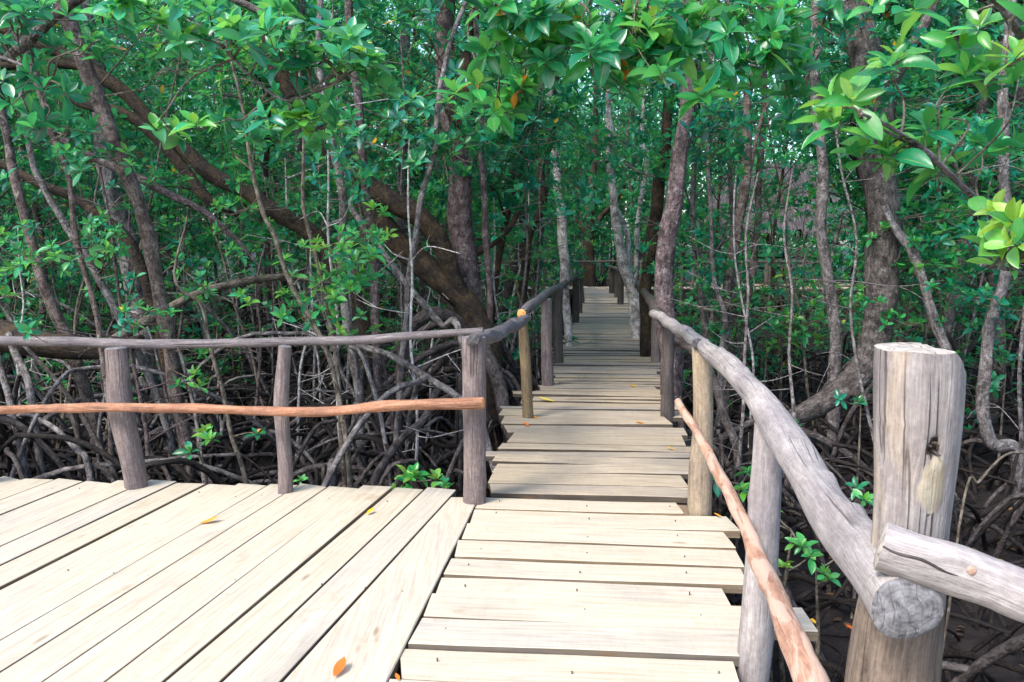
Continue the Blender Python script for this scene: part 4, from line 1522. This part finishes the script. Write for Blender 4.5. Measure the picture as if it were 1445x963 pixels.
OVL = [np.array([-3.6, 5.9, 2.9]), np.array([-2.8, 5.6, 3.3]), np.array([-2.0, 5.3, 3.2]), np.array([-1.45, 5.15, 2.95]), np.array([-1.0, 5.1, 2.6])]
side_tree('over_left', 'tree left of the platform reaching pale twigs and bright leaf whorls over the left railing', (-4.4, 6.3), (-4.0, 6.0, 4.4), .09, B_BROWN,
          [(OVL, [.04, .033, .026, .02, .013])])
add_canopy(HERO['over_right'][0], (4.6, 5.8, 4.2), 1.0, .6, 1)
add_canopy(HERO['over_left'][0], (-4.6, 6.8, 4.4), 1.0, .6, 1)

# top-right bright near leaves
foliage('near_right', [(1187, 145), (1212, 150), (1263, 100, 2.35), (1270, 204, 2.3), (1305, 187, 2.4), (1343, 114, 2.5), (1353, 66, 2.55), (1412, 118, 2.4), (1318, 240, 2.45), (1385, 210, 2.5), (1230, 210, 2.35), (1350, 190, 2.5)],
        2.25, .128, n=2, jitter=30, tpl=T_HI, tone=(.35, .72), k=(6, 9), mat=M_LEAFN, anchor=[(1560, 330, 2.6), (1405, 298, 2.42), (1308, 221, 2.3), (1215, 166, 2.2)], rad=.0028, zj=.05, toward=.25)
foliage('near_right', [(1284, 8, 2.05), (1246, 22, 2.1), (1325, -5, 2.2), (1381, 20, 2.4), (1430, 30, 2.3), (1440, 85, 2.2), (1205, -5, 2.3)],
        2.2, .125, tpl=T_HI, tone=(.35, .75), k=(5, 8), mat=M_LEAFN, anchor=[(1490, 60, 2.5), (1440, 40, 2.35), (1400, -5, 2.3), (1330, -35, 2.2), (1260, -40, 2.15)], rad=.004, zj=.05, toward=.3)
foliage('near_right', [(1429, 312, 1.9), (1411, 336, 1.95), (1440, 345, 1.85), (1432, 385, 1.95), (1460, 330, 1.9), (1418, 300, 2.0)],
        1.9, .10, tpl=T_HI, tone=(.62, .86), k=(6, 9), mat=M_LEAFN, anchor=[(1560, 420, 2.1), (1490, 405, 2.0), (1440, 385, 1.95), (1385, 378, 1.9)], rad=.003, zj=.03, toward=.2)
# whorls over the walkway
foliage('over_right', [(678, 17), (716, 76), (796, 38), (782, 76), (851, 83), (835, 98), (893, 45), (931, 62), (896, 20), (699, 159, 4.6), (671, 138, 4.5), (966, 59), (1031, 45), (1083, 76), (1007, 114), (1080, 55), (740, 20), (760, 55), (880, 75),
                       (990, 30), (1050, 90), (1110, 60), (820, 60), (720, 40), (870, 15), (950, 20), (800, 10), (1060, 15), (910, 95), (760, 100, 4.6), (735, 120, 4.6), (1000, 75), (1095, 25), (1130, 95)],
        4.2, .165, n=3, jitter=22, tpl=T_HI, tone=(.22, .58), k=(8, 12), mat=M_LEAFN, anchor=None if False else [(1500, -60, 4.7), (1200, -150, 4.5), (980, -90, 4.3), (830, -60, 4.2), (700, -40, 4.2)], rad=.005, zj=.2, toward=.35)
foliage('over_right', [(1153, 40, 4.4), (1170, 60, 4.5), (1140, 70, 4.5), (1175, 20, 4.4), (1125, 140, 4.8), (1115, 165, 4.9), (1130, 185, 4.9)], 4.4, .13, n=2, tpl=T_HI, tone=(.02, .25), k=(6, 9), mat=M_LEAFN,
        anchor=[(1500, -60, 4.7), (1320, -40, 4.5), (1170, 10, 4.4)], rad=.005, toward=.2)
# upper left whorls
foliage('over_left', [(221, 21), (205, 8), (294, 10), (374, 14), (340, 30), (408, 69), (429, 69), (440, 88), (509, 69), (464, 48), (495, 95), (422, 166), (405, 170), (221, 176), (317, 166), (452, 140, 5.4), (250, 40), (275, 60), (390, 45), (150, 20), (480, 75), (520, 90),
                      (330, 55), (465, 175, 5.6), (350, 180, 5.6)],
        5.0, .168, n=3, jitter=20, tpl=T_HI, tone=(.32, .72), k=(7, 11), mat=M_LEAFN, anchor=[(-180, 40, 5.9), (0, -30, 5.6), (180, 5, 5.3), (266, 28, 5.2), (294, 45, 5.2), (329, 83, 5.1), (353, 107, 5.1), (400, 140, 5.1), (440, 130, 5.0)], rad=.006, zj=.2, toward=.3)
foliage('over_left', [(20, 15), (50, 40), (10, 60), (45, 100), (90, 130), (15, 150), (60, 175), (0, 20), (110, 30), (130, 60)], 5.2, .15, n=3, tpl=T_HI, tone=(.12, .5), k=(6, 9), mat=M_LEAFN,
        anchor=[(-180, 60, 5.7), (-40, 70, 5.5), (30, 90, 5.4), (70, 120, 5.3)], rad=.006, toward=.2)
foliage('upright', [(585, 163), (575, 175), (600, 155), (623, 208), (600, 215), (612, 195), (590, 185), (640, 110), (655, 60), (640, 190), (690, 190), (610, 20), (590, 40), (560, 20)], 7.4, .15, n=2, tpl=T_MD, tone=(.2, .5), mat=M_LEAFN, rad=.007, zj=.3, toward=.2)

# mid-distance leaf sprays on the left
def spray(key, region, n, Z, L, tone=(.15, .55), tpl=T_MD, k=(6, 9), zj=.5, rad=.0045, mat=None, up=.8):
    g = np.random.default_rng(int(region[0] * 3 + region[1] * 7 + n))
    x0, y0, x1, y1 = region
    m = max(2, n // 5)
    sp = [(g.uniform(x0, x1), g.uniform(y0, y1), Z + g.normal(0, zj)) for _ in range(m)]
    foliage(key, sp, Z, L * 1.1, n=10, jitter=30, tpl=tpl, tone=tone, k=k, rad=rad, zj=.28, mat=mat, up=up, toward=.15)


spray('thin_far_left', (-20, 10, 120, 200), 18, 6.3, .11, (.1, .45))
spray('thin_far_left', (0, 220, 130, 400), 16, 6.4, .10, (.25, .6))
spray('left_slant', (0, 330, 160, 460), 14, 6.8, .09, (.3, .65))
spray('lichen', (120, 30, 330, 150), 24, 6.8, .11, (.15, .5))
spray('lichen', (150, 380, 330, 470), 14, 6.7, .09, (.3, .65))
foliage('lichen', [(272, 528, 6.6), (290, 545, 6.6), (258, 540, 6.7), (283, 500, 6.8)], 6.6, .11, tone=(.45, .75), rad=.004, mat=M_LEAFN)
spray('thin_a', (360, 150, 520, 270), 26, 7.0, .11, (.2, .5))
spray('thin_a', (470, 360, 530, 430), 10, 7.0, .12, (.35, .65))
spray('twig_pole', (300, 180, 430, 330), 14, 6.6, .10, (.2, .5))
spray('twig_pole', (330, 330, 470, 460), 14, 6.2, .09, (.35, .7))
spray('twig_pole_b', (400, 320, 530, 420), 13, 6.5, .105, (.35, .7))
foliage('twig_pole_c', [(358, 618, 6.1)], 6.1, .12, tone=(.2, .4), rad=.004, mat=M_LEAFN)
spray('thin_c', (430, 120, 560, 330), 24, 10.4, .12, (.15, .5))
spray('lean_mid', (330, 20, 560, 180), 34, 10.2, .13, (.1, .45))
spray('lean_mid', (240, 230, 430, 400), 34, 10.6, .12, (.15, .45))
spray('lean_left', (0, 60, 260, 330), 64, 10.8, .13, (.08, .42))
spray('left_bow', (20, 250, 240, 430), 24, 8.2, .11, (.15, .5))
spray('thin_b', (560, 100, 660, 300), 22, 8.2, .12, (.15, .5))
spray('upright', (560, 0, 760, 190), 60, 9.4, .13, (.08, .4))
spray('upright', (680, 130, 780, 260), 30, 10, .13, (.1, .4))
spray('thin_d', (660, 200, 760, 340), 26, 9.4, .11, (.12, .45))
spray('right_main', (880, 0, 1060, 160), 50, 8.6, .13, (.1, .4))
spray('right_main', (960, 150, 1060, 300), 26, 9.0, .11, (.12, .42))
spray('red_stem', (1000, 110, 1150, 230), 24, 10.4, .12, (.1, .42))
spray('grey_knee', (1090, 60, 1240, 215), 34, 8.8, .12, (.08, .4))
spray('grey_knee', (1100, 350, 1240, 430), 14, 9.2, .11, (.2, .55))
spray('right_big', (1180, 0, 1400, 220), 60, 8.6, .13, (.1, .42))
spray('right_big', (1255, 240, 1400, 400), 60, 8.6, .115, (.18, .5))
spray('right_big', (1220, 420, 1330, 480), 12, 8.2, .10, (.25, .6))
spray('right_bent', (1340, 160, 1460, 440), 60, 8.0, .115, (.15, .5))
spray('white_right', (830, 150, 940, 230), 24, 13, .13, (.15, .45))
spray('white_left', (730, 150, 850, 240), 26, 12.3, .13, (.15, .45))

# ------------------------------------------------------------------ seedlings and shrubs
def seedling(label, px, py, Z, n, spread, L, h, tone=(.45, .75), kind='mangrove_seedling', cat='seedling', zj=.12):
    """leafy stems rooted in the mud; (px, py) is the middle of the leaves"""
    c0 = at(px, py, Z)
    gz = float(ground_h(c0[0], c0[1]))
    root = empty(kind, (c0[0], c0[1], gz))
    tag(root, label, cat)
    g = np.random.default_rng(int(px * 7 + py))
    tw, lf = MB(), MB()
    C, A = [], []
    b = np.array([c0[0], c0[1], gz - .08])
    main = [b, b + np.array([g.normal(0, .04), g.normal(0, .04), (c0[2] - gz) * .5]), c0 - np.array([0, 0, spread * .3])]
    P, r = tw.tube(main, [.014 + h * .006, .011 + h * .004, .006], 6, 6, .05)
    for i in range(n):
        c = c0 + np.array([g.normal(0, spread), g.normal(0, zj), g.normal(0, spread * .6)]) if n > 1 else c0
        if c[2] < gz + .1:
            c[2] = gz + .1 + g.uniform(0, .1)
        j = int(np.argmin(np.linalg.norm(P - c, axis=1) + (P[:, 2] > c[2]) * .2))
        a = P[j]
        ax = unit(np.array([0, -.25, .9]) + (c - a) * .4 + g.normal(0, .25, 3))
        tw.tube([a, (a + c) / 2 + np.array([0, 0, -.05 * np.linalg.norm(c - a)]), c], [.006, .005, .004], 5, 4, 0, cap=(False, False))
        C.append(c)
        A.append(ax)
    rosettes(lf, C, A, L, T_HI, (6, 9), tone, .25, .004)
    tw.build('stem', B_TWIG, root)
    lf.build('leaves', M_LEAFN, root)


seedling('low bright seedling cluster at the platform edge left of the corner post', 573, 672, 6.0, 6, .11, .13, .2)
seedling('small seedling sprig against the foot of the corner post by the deck', 628, 690, 5.7, 2, .05, .10, .1)
seedling('bright leaf tuft on the lichen trunk between the two left posts', 278, 622, 6.2, 4, .08, .13, .3)
seedling('tiny seedling poking up beside the middle left railing post', 424, 677, 6.2, 1, .04, .08, .1)
seedling('seedling whorls beside the tan post of the right railing', 1046, 678, 5.6, 5, .09, .12, .3)
seedling('upright seedling under the gnarled handrail beside the grey middle post', 1118, 745, 4.3, 4, .07, .095, .3)
seedling('lower seedling with narrow leaves beside the projecting plank end', 1112, 800, 3.9, 4, .07, .085, .3)
seedling('pale yellow green seedling leaning over the mud by the middle post', 1152, 800, 4.0, 3, .06, .08, .2, (.6, .85))
seedling('small seedling just left of the thick corner post', 1212, 690, 5.2, 2, .05, .10, .2)
seedling('seedling with dark whorl behind the gnarled handrail', 1125, 605, 7.2, 2, .06, .12, .3, (.25, .5))
seedling('single whorl seedling at the left of the curved dark foot', 1215, 570, 7.6, 2, .08, .11, .3, (.25, .5))
seedling('bright leafy shrub in the clearing right of the walkway', 1085, 450, 11.0, 26, .36, .17, 1.0, (.4, .72), 'mangrove_shrub', 'shrub', .3)
seedling('small bright shrub beside the massive ringed trunk', 1215, 428, 9.6, 9, .18, .12, 1.0, (.5, .8), 'mangrove_shrub', 'shrub', .25)
seedling('leafy shrub at the right edge behind the thick post top', 1310, 395, 9.6, 34, .42, .13, 1.2, (.3, .62), 'mangrove_shrub', 'shrub', .35)
seedling('leaf cluster growing low at the right edge by the elbow trunk', 1420, 520, 8.4, 9, .18, .12, .6, (.25, .5), 'mangrove_shrub', 'shrub', .25)
seedling('dark leafy bush beneath the left walkway railing', 705, 440, 12.5, 22, .34, .13, 1.0, (.12, .42), 'mangrove_shrub', 'shrub', .4)
seedling('low green bush behind the left walkway posts', 760, 470, 11.0, 18, .28, .12, .8, (.1, .4), 'mangrove_shrub', 'shrub', .4)
seedling('sunlit green bush beyond the far right walkway posts', 885, 395, 31, 16, .8, .2, 1.0, (.5, .8), 'mangrove_shrub', 'shrub', .6)
seedling('sunlit green bush far behind the left end of the cross walkway', 745, 392, 31.5, 18, .9, .2, 1.0, (.5, .8), 'mangrove_shrub', 'shrub', .6)

# ------------------------------------------------------------------ root tangle (uncountable)
def root_tangle(name, label, n, xr, yr, seed, rr=(.010, .028), mat=B_ROOTW, hmax=1.15, rch=(.35, 1.5)):
    g = np.random.default_rng(seed)
    mb = MB()
    c = 0
    while c < n:
        y = yr[0] + (yr[1] - yr[0]) * g.random() ** 1.25
        x = g.uniform(*xr) * (y + 2) / 10
        if in_walk(x, y, .12):
            continue
        a = g.uniform(0, 6.28)
        reach = g.uniform(*rch)
        ex, ey = x + math.cos(a) * reach, y + math.sin(a) * reach
        if in_walk(ex, ey, .08) or in_walk((x + ex) / 2, (y + ey) / 2, .08):
            continue
        z = float(ground_h(x, y)) + g.uniform(.12, hmax) * (.5 + .5 * g.random())
        r = g.uniform(*rr)
        p0 = np.array([x, y, z])
        pts = prop_root_pts(p0, a, reach, g)
        if g.random() < .75:                              # the other leg of the arch
            a2 = a + math.pi + g.normal(0, .7)
            rc2 = reach * g.uniform(.3, 1.0)
            if not in_walk(x + math.cos(a2) * rc2, y + math.sin(a2) * rc2, .08):
                q = prop_root_pts(p0, a2, rc2, g)
                pts = q[::-1][:-1] + pts
        k = len(pts)
        mb.tube(pts, np.linspace(r * .8, r * 1.1, k), 5, 3, .08, wob=.01, cap=(False, False))
        c += 1
    o = mb.build(name, mat)
    tag(o, label, 'roots', kind='stuff')


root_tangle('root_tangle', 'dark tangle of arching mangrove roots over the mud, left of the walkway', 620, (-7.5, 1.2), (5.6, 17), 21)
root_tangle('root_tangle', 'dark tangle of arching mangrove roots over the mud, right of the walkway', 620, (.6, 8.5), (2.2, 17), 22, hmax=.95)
root_tangle('root_tangle', 'paler grey arching roots standing among the dark tangle', 250, (-7, 4), (5.6, 14), 23, (.013, .028), B_ROOT, 1.4)

root_tangle('root_tangle', 'long pale grey prop roots crossing high above the dark tangle', 95, (-7, .3), (6.2, 13), 24, (.014, .030), B_GREY, 2.3, (.8, 2.0))

# bare stems standing in the tangle
BSV = []
for s in range(5):
    g3 = np.random.default_rng(1300 + s)
    st, br = MB(), MB()
    H = g3.uniform(3.2, 5.5)
    pts = [np.array([0, 0, -.15])]
    dv = g3.normal(0, .10, 2)
    for i in range(6):
        pts.append(pts[-1] + np.array([dv[0] * H / 6 + g3.normal(0, .05), dv[1] * H / 6 + g3.normal(0, .05), H / 6]))
    r0 = g3.uniform(.018, .034)
    P, r = st.tube(pts, np.linspace(r0, r0 * .45, 7), 7, 5, .07)
    for i in range(9):
        j = int(g3.integers(len(P) // 5, len(P)))
        a = g3.uniform(0, 6.28)
        ln = g3.uniform(.25, .9)
        e = P[j] + np.array([math.cos(a) * ln, math.sin(a) * ln, g3.uniform(-.1, .5) * ln])
        m_ = (P[j] + e) / 2 + g3.normal(0, .08, 3) * ln
        st.tube([P[j], m_, e], [.007, .0055, .003], 4, 4, 0, cap=(False, False))
        e2 = m_ + g3.normal(0, .22, 3)
        st.tube([m_, (m_ + e2) / 2 + g3.normal(0, .03, 3), e2], [.0045, .0035, .002], 4, 3, 0, cap=(False, False))
    root = empty('bare_sapling', (0, 0, 0))
    st.build('stem', (B_GREY, B_MAUVE, B_GREY, B_TWIG, B_PALE)[s], root)
    BSV.append(root)
g3 = np.random.default_rng(78)
bs, used_b = [], set()
while len(bs) < 64:
    y = g3.uniform(6.4, 15)
    x = g3.uniform(-.66 * y, .66 * y)
    if in_walk(x, y, .35) or any((x - a) ** 2 + (y - b) ** 2 < .12 for a, b in bs):
        continue
    if x > xl_at(y) and g3.random() < .45:
        continue
    bs.append((x, y))
    k = int(g3.integers(5))
    o = copy_tree(BSV[k]) if k in used_b else BSV[k]
    used_b.add(k)
    o.location = (x, y, float(ground_h(x, y)))
    o.rotation_euler = (0, 0, g3.uniform(0, 6.28))
    o.scale = (1, 1, g3.uniform(.75, 1.1))
    if x < xl_at(y):
        tag(o, 'thin leafless sapling stem with bare twigs rising from the left root tangle', 'sapling', 'bare stems left of the walkway')
    else:
        tag(o, 'thin leafless sapling stem with bare twigs rising from the right root tangle', 'sapling', 'bare stems right of the walkway')


def litter():
    g = np.random.default_rng(44)
    n = 2600
    y = g.uniform(1.5, 16, n)
    x = g.uniform(-.75, .75, n) * (y + 2)
    o = np.stack([x, y, ground_h(x, y) + .012], -1)
    d = g.normal(0, 1, (n, 3))
    d[:, 2] *= .08
    nr = g.normal(0, .25, (n, 3)) + np.array([0, 0, 1.0])
    mb = MB()
    put_leaves(mb, o, d, nr, g.uniform(.05, .11, n), g.uniform(0, 1, n), T_MD)
    tag(mb.build('leaf_litter', M_LITTER), 'dead brown leaves scattered over the dark mud', 'leaf litter', kind='stuff')


M_LITTER = leaf_mat('litter_leaf_skin', [(0, (.035, .02, .012)), (.7, (.09, .05, .025)), (.93, (.16, .08, .03)), (.97, (.5, .22, .03)), (1, (.5, .25, .04))], [(0, (.03, .02, .01)), (1, (.2, .1, .03))], .1, .6)
litter()

# ------------------------------------------------------------------ fallen leaves
def fallen(label, px, py, L, ang, tone, z=0.006, curl=.25):
    c = on(px, py, z)
    tpl = leaf_template(6, .42, .05, -curl)
    V = tpl[0].copy()
    V[:, 1] -= .5
    V[:, 2] -= V[:, 2].min()
    V *= L
    ca, sa = math.cos(ang), math.sin(ang)
    X = np.stack([V[:, 0] * ca - V[:, 1] * sa, V[:, 0] * sa + V[:, 1] * ca, V[:, 2]], -1) + c
    top = MB()
    UV = np.concatenate([tpl[2], np.full((len(V), 1), .5)], -1)
    top.add(X, tpl[1], UV, tone)
    tag(top.build('fallen_leaf', M_FALL), label, 'leaf', 'fallen leaves')


fallen('yellow fallen leaf on the long platform boards near the middle left post', 295, 737, .11, -1.1, .25)
fallen('small orange leaf on the platform board below the corner post', 522, 723, .07, -.5, .6)
fallen('orange leaf caught in the gap at the front edge of the platform', 479, 945, .10, -.2, .7, .01)
fallen('tiny orange leaf at the near end of the border board', 561, 957, .04, .5, .8)
fallen('large yellow leaf flat on the walkway near its left post', 771, 566, .17, 1.4, .0)
fallen('orange leaf at the foot of the tan left walkway post', 754, 590, .10, 1.0, .5)
fallen('small orange leaf just before the tan left walkway post', 743, 600, .08, .4, .5)
fallen('yellow narrow leaf lying crosswise on the walkway near the right post', 904, 598, .12, 1.6, .15)
fallen('small orange leaf in the middle right of the walkway', 894, 546, .10, .9, .5)
fallen('small orange leaf on the right board ends before the red pole', 947, 634, .07, 1.2, .55)
fallen('orange leaf on the near pale board right of centre', 1013, 728, .05, .9, .6)
gl = float(ground_h(2.0, 4.0))
fallen('curled orange leaf on the mud below the gnarled handrail', 1203, 889, .09, .8, .6, gl + .03)
fallen('yellow leaf on the mud beside the projecting plank end', 1148, 878, .07, .4, .2, gl + .03)

# ------------------------------------------------------------------ background trees
def bg_tree(seed, H, r0, low):
    g = np.random.default_rng(seed)
    tr, lf, rt = MB(), MB(), MB()
    k = 7
    zs = np.linspace(-.15, H, k)
    dr = np.cumsum(g.normal(0, .13, (k, 2)), axis=0)
    lean = g.normal(0, .06, 2)
    pts = np.array([(dr[i, 0] + lean[0] * zs[i], dr[i, 1] + lean[1] * zs[i], zs[i]) for i in range(k)])
    pts[0, :2] = pts[1, :2] * .5
    P, r = tr.tube(pts, np.linspace(r0, r0 * .35, k), 8, 5, .09)
    starts, ends = [], []
    for i in range(19):
        h = low + (H - low) * (i + .5) / 19
        j = int(np.argmin(abs(P[:, 2] - h)))
        a = g.uniform(0, 6.28)
        ln = g.uniform(.5, 1.5) * (1 if h > 2 else .7)
        starts.append(P[j])
        ends.append(P[j] + np.array([math.cos(a) * ln, math.sin(a) * ln, g.uniform(.1, .8)]))
    leafy_limbs(tr, lf, starts, ends, r0 * .3, g, .14, T_LO, per=8, spread=.42, tone=(.08, .55), k=(6, 9), ros=4)
    for i in range(7):
        root_mesh(rt, P[int(g.integers(2, 6))], r0 * .4, g, i * .9 + g.uniform(-.3, .3), g.uniform(.4, 1.0))
    return tr, lf, rt


# roots end on ground_h near the origin: shift so that local z=0 is the mud
BGV = []
_gh = ground_h
for s in range(9):
    ground_h = lambda x, y: np.zeros_like(np.asarray(x, float)) if np.ndim(x) else 0.0
    g = np.random.default_rng(500 + s)
    tr, lf, rt = bg_tree(500 + s, g.uniform(6.5, 9), g.uniform(.045, .095), g.uniform(1.2, 2.6))
    ground_h = _gh
    bm = (B_BROWN, B_MAUVE, B_GREY, B_DARK, B_RED, B_BROWN, B_GREY, B_MAUVE, B_DARK)[s]
    root = empty('mangrove_tree', (0, 0, 0))
    tr.build('trunk', bm, root)
    lf.build('crown', M_LEAF, root)
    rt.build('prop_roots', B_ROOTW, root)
    BGV.append(root)
used = set()


def place(proto, x, y, rz, s, label, cat, group):
    if proto.name in used:
        o = copy_tree(proto)
    else:
        o = proto
        used.add(proto.name)
    o.location = (x, y, float(ground_h(x, y)))
    o.rotation_euler = (0, 0, rz)
    o.scale = (s, s, s)
    tag(o, label, cat, group)
    return o


g = np.random.default_rng(77)
spots = []
for (d0, d1, cnt, md) in ((10.5, 15, 26, 1.0), (15, 22, 48, 1.0), (22, 30, 50, 1.15), (30, 42, 60, 1.3)):
    c = tries = 0
    while c < cnt and tries < 4000:
        tries += 1
        y = g.uniform(d0, d1)
        hw = .72 * y + 1.5
        x = g.uniform(-hw, hw)
        if in_walk(x, y, .55 if y < 27 else .2):
            continue
        if .20 < x / y < .48 and 12 < y < 29.5 and g.random() < .8:       # thinner before the hut
            continue
        if any((x - a) ** 2 + (y - b) ** 2 < md * md for a, b in spots):
            continue
        spots.append((x, y))
        if y > 29.5:
            lab, grp = 'slender leafy mangrove tree deep in the forest beyond the cross walkway', 'trees beyond the cross walkway'
        elif x < xl_at(y):
            lab, grp = 'slender leafy mangrove tree in the shade deep behind the left trunks', 'background trees left of the walkway'
        else:
            lab, grp = 'slender leafy mangrove tree in the shade deep behind the right trunks', 'background trees right of the walkway'
        place(BGV[int(g.integers(9))], x, y, g.uniform(0, 6.28), g.uniform(.8, 1.15), lab, 'tree', grp)
        c += 1

for x, y in ((1.2, 31.2), (3.6, 32.4), (5.4, 31.0), (.2, 33.5), (2.4, 34.6), (4.6, 35.5), (1.2, 37), (3.4, 38), (5.8, 37.2), (-1.2, 35.4), (2.2, 40), (4.4, 40.5)):
    place(BGV[int(g.integers(9))], x, y, g.uniform(0, 6.28), g.uniform(.9, 1.2), 'slender leafy mangrove tree deep in the forest beyond the cross walkway', 'tree', 'trees beyond the cross walkway')

# understorey saplings
SPV = []
for s in range(5):
    g2 = np.random.default_rng(900 + s)
    tr, lf = MB(), MB()
    Hs = g2.uniform(1.3, 2.4)
    P, r = tr.tube([(0, 0, -.1), (g2.normal(0, .06), g2.normal(0, .06), Hs * .5), (g2.normal(0, .12), g2.normal(0, .12), Hs)], [.022, .016, .008], 5, 6, .05)
    C, A = [], []
    for i in range(26):
        j = int(g2.integers(3, len(P)))
        q = P[j] + g2.normal(0, .26, 3) * np.array([1, 1, .5]) + np.array([0, 0, .1])
        tr.tube([P[j], (P[j] + q) / 2, q], [.007, .005, .004], 4, 2, 0, cap=(False, False))
        C.append(q)
        A.append(unit(g2.normal(0, .4, 3) + np.array([0, 0, .9])))
    rosettes(lf, C, A, .125, T_LO, (6, 9), (.15, .6), .3, .004)
    root = empty('mangrove_sapling', (0, 0, 0))
    tr.build('stem', B_TWIG, root)
    lf.build('leaves', M_LEAF, root)
    SPV.append(root)
c = 0
sp2 = []
while c < 170:
    y = g.uniform(9.5, 29)
    hw = .68 * y + 1
    x = g.uniform(-hw, hw)
    if in_walk(x, y, .45):
        continue
    if any((x - a) ** 2 + (y - b) ** 2 < .4 for a, b in sp2):
        continue
    sp2.append((x, y))
    if x < xl_at(y):
        lab, grp = 'small leafy sapling in the undergrowth behind the left roots', 'saplings left of the walkway'
    else:
        lab, grp = 'small leafy sapling in the undergrowth behind the right roots', 'saplings right of the walkway'
    place(SPV[int(g.integers(5))], x, y, g.uniform(0, 6.28), g.uniform(.8, 1.3), lab, 'sapling', grp)
    c += 1

# far wood: one mass of leaves and stems
def far_wood():
    g = np.random.default_rng(5)
    n = 125000
    y = g.uniform(40, 60, n)
    x = g.uniform(-1, 1, n) * (y * 1.0 + 5)
    z = GZ + 18.5 * g.random(n) ** .95
    o = np.stack([x, y, z], -1)
    o += np.sin(o * 1.7 + g.random(3) * 6)[:, [1, 2, 0]] * .9
    d = g.normal(0, 1, (n, 3))
    d[:, 2] *= .5
    nr = g.normal(0, .5, (n, 3)) + np.array([0, -.3, .9])
    mb = MB()
    put_leaves(mb, o, d, nr, g.uniform(.25, .55, n), np.clip(g.normal(.35, .16, n) + .2 * np.sin(x * .5) * np.sin(z * .9), 0, .85), T_LO)
    for i in range(110):
        yy = g.uniform(42, 60)
        xx = g.uniform(-1, 1) * yy * .9
        mb.tube([(xx, yy, GZ - .2), (xx + g.normal(0, .3), yy, 5), (xx + g.normal(0, .8), yy, 12)], [.14, .11, .05], 5, 3, .05, mi=1)
    for sgn in (-1, 1):                                       # the wood goes on to both sides
        n = 34000
        y = g.uniform(-3, 44, n)
        x = sgn * (.80 * np.maximum(y, 0) + 9 + 13 * g.random(n))
        o = np.stack([x, y, GZ + .3 + 8.5 * g.random(n)], -1)
        o += np.sin(o * 1.9 + g.random(3) * 6)[:, [1, 2, 0]] * .8
        d = g.normal(0, 1, (n, 3))
        d[:, 2] *= .5
        put_leaves(mb, o, d, g.normal(0, .5, (n, 3)) + np.array([0, 0, .9]), g.uniform(.16, .36, n), np.clip(g.normal(.33, .15, n), 0, .8), T_LO)
        for i in range(60):
            yy = g.uniform(-3, 44)
            xx = sgn * (.80 * max(yy, 0) + 9 + 13 * g.random())
            mb.tube([(xx, yy, GZ - .2), (xx + g.normal(0, .3), yy, 3.5), (xx + g.normal(0, .8), yy, 8)], [.10, .08, .04], 5, 3, .05, mi=1)
    o = mb.build('distant_forest', [M_LEAF, B_BROWN])
    tag(o, 'far mass of green forest leaves closing the view', 'forest', kind='stuff')


far_wood()

# ------------------------------------------------------------------ light
w = bpy.data.worlds.new('World')
sc.world = w
w.use_nodes = True
nt = w.node_tree
bgn = nt.nodes['Background']
sky = nt.nodes.new('ShaderNodeTexSky')
sky.sky_type = 'NISHITA'
sky.sun_disc = False
EL, ROT = R(50), R(226)
sky.sun_elevation = EL
sky.sun_rotation = ROT
sky.air_density = 1.0
sky.dust_density = 2.0
sky.ozone_density = 1.0
nt.links.new(sky.outputs[0], bgn.inputs[0])
bgn.inputs[1].default_value = .15
sd = bpy.data.lights.new('sun', 'SUN')
sd.energy = 1.35
sd.angle = R(16)
sd.color = (1.0, .94, .84)
so = bpy.data.objects.new('sun', sd)
COL.objects.link(so)
to_sun = Vector((math.sin(ROT) * math.cos(EL), math.cos(ROT) * math.cos(EL), math.sin(EL)))
so.rotation_euler = to_sun.to_track_quat('Z', 'Y').to_euler()

vs = sc.view_settings
vs.view_transform = 'Standard'
vs.look = 'None'
vs.gamma = 1.0
vs.exposure = 1.85
vs.use_curve_mapping = False
sc.render.engine = 'CYCLES'
cy = sc.cycles
cy.use_denoising = True
cy.max_bounces = 8
cy.diffuse_bounces = 4
cy.glossy_bounces = 2
cy.transmission_bounces = 5
cy.transparent_max_bounces = 4
cy.caustics_reflective = False
cy.caustics_refractive = False
cy.sample_clamp_indirect = 6
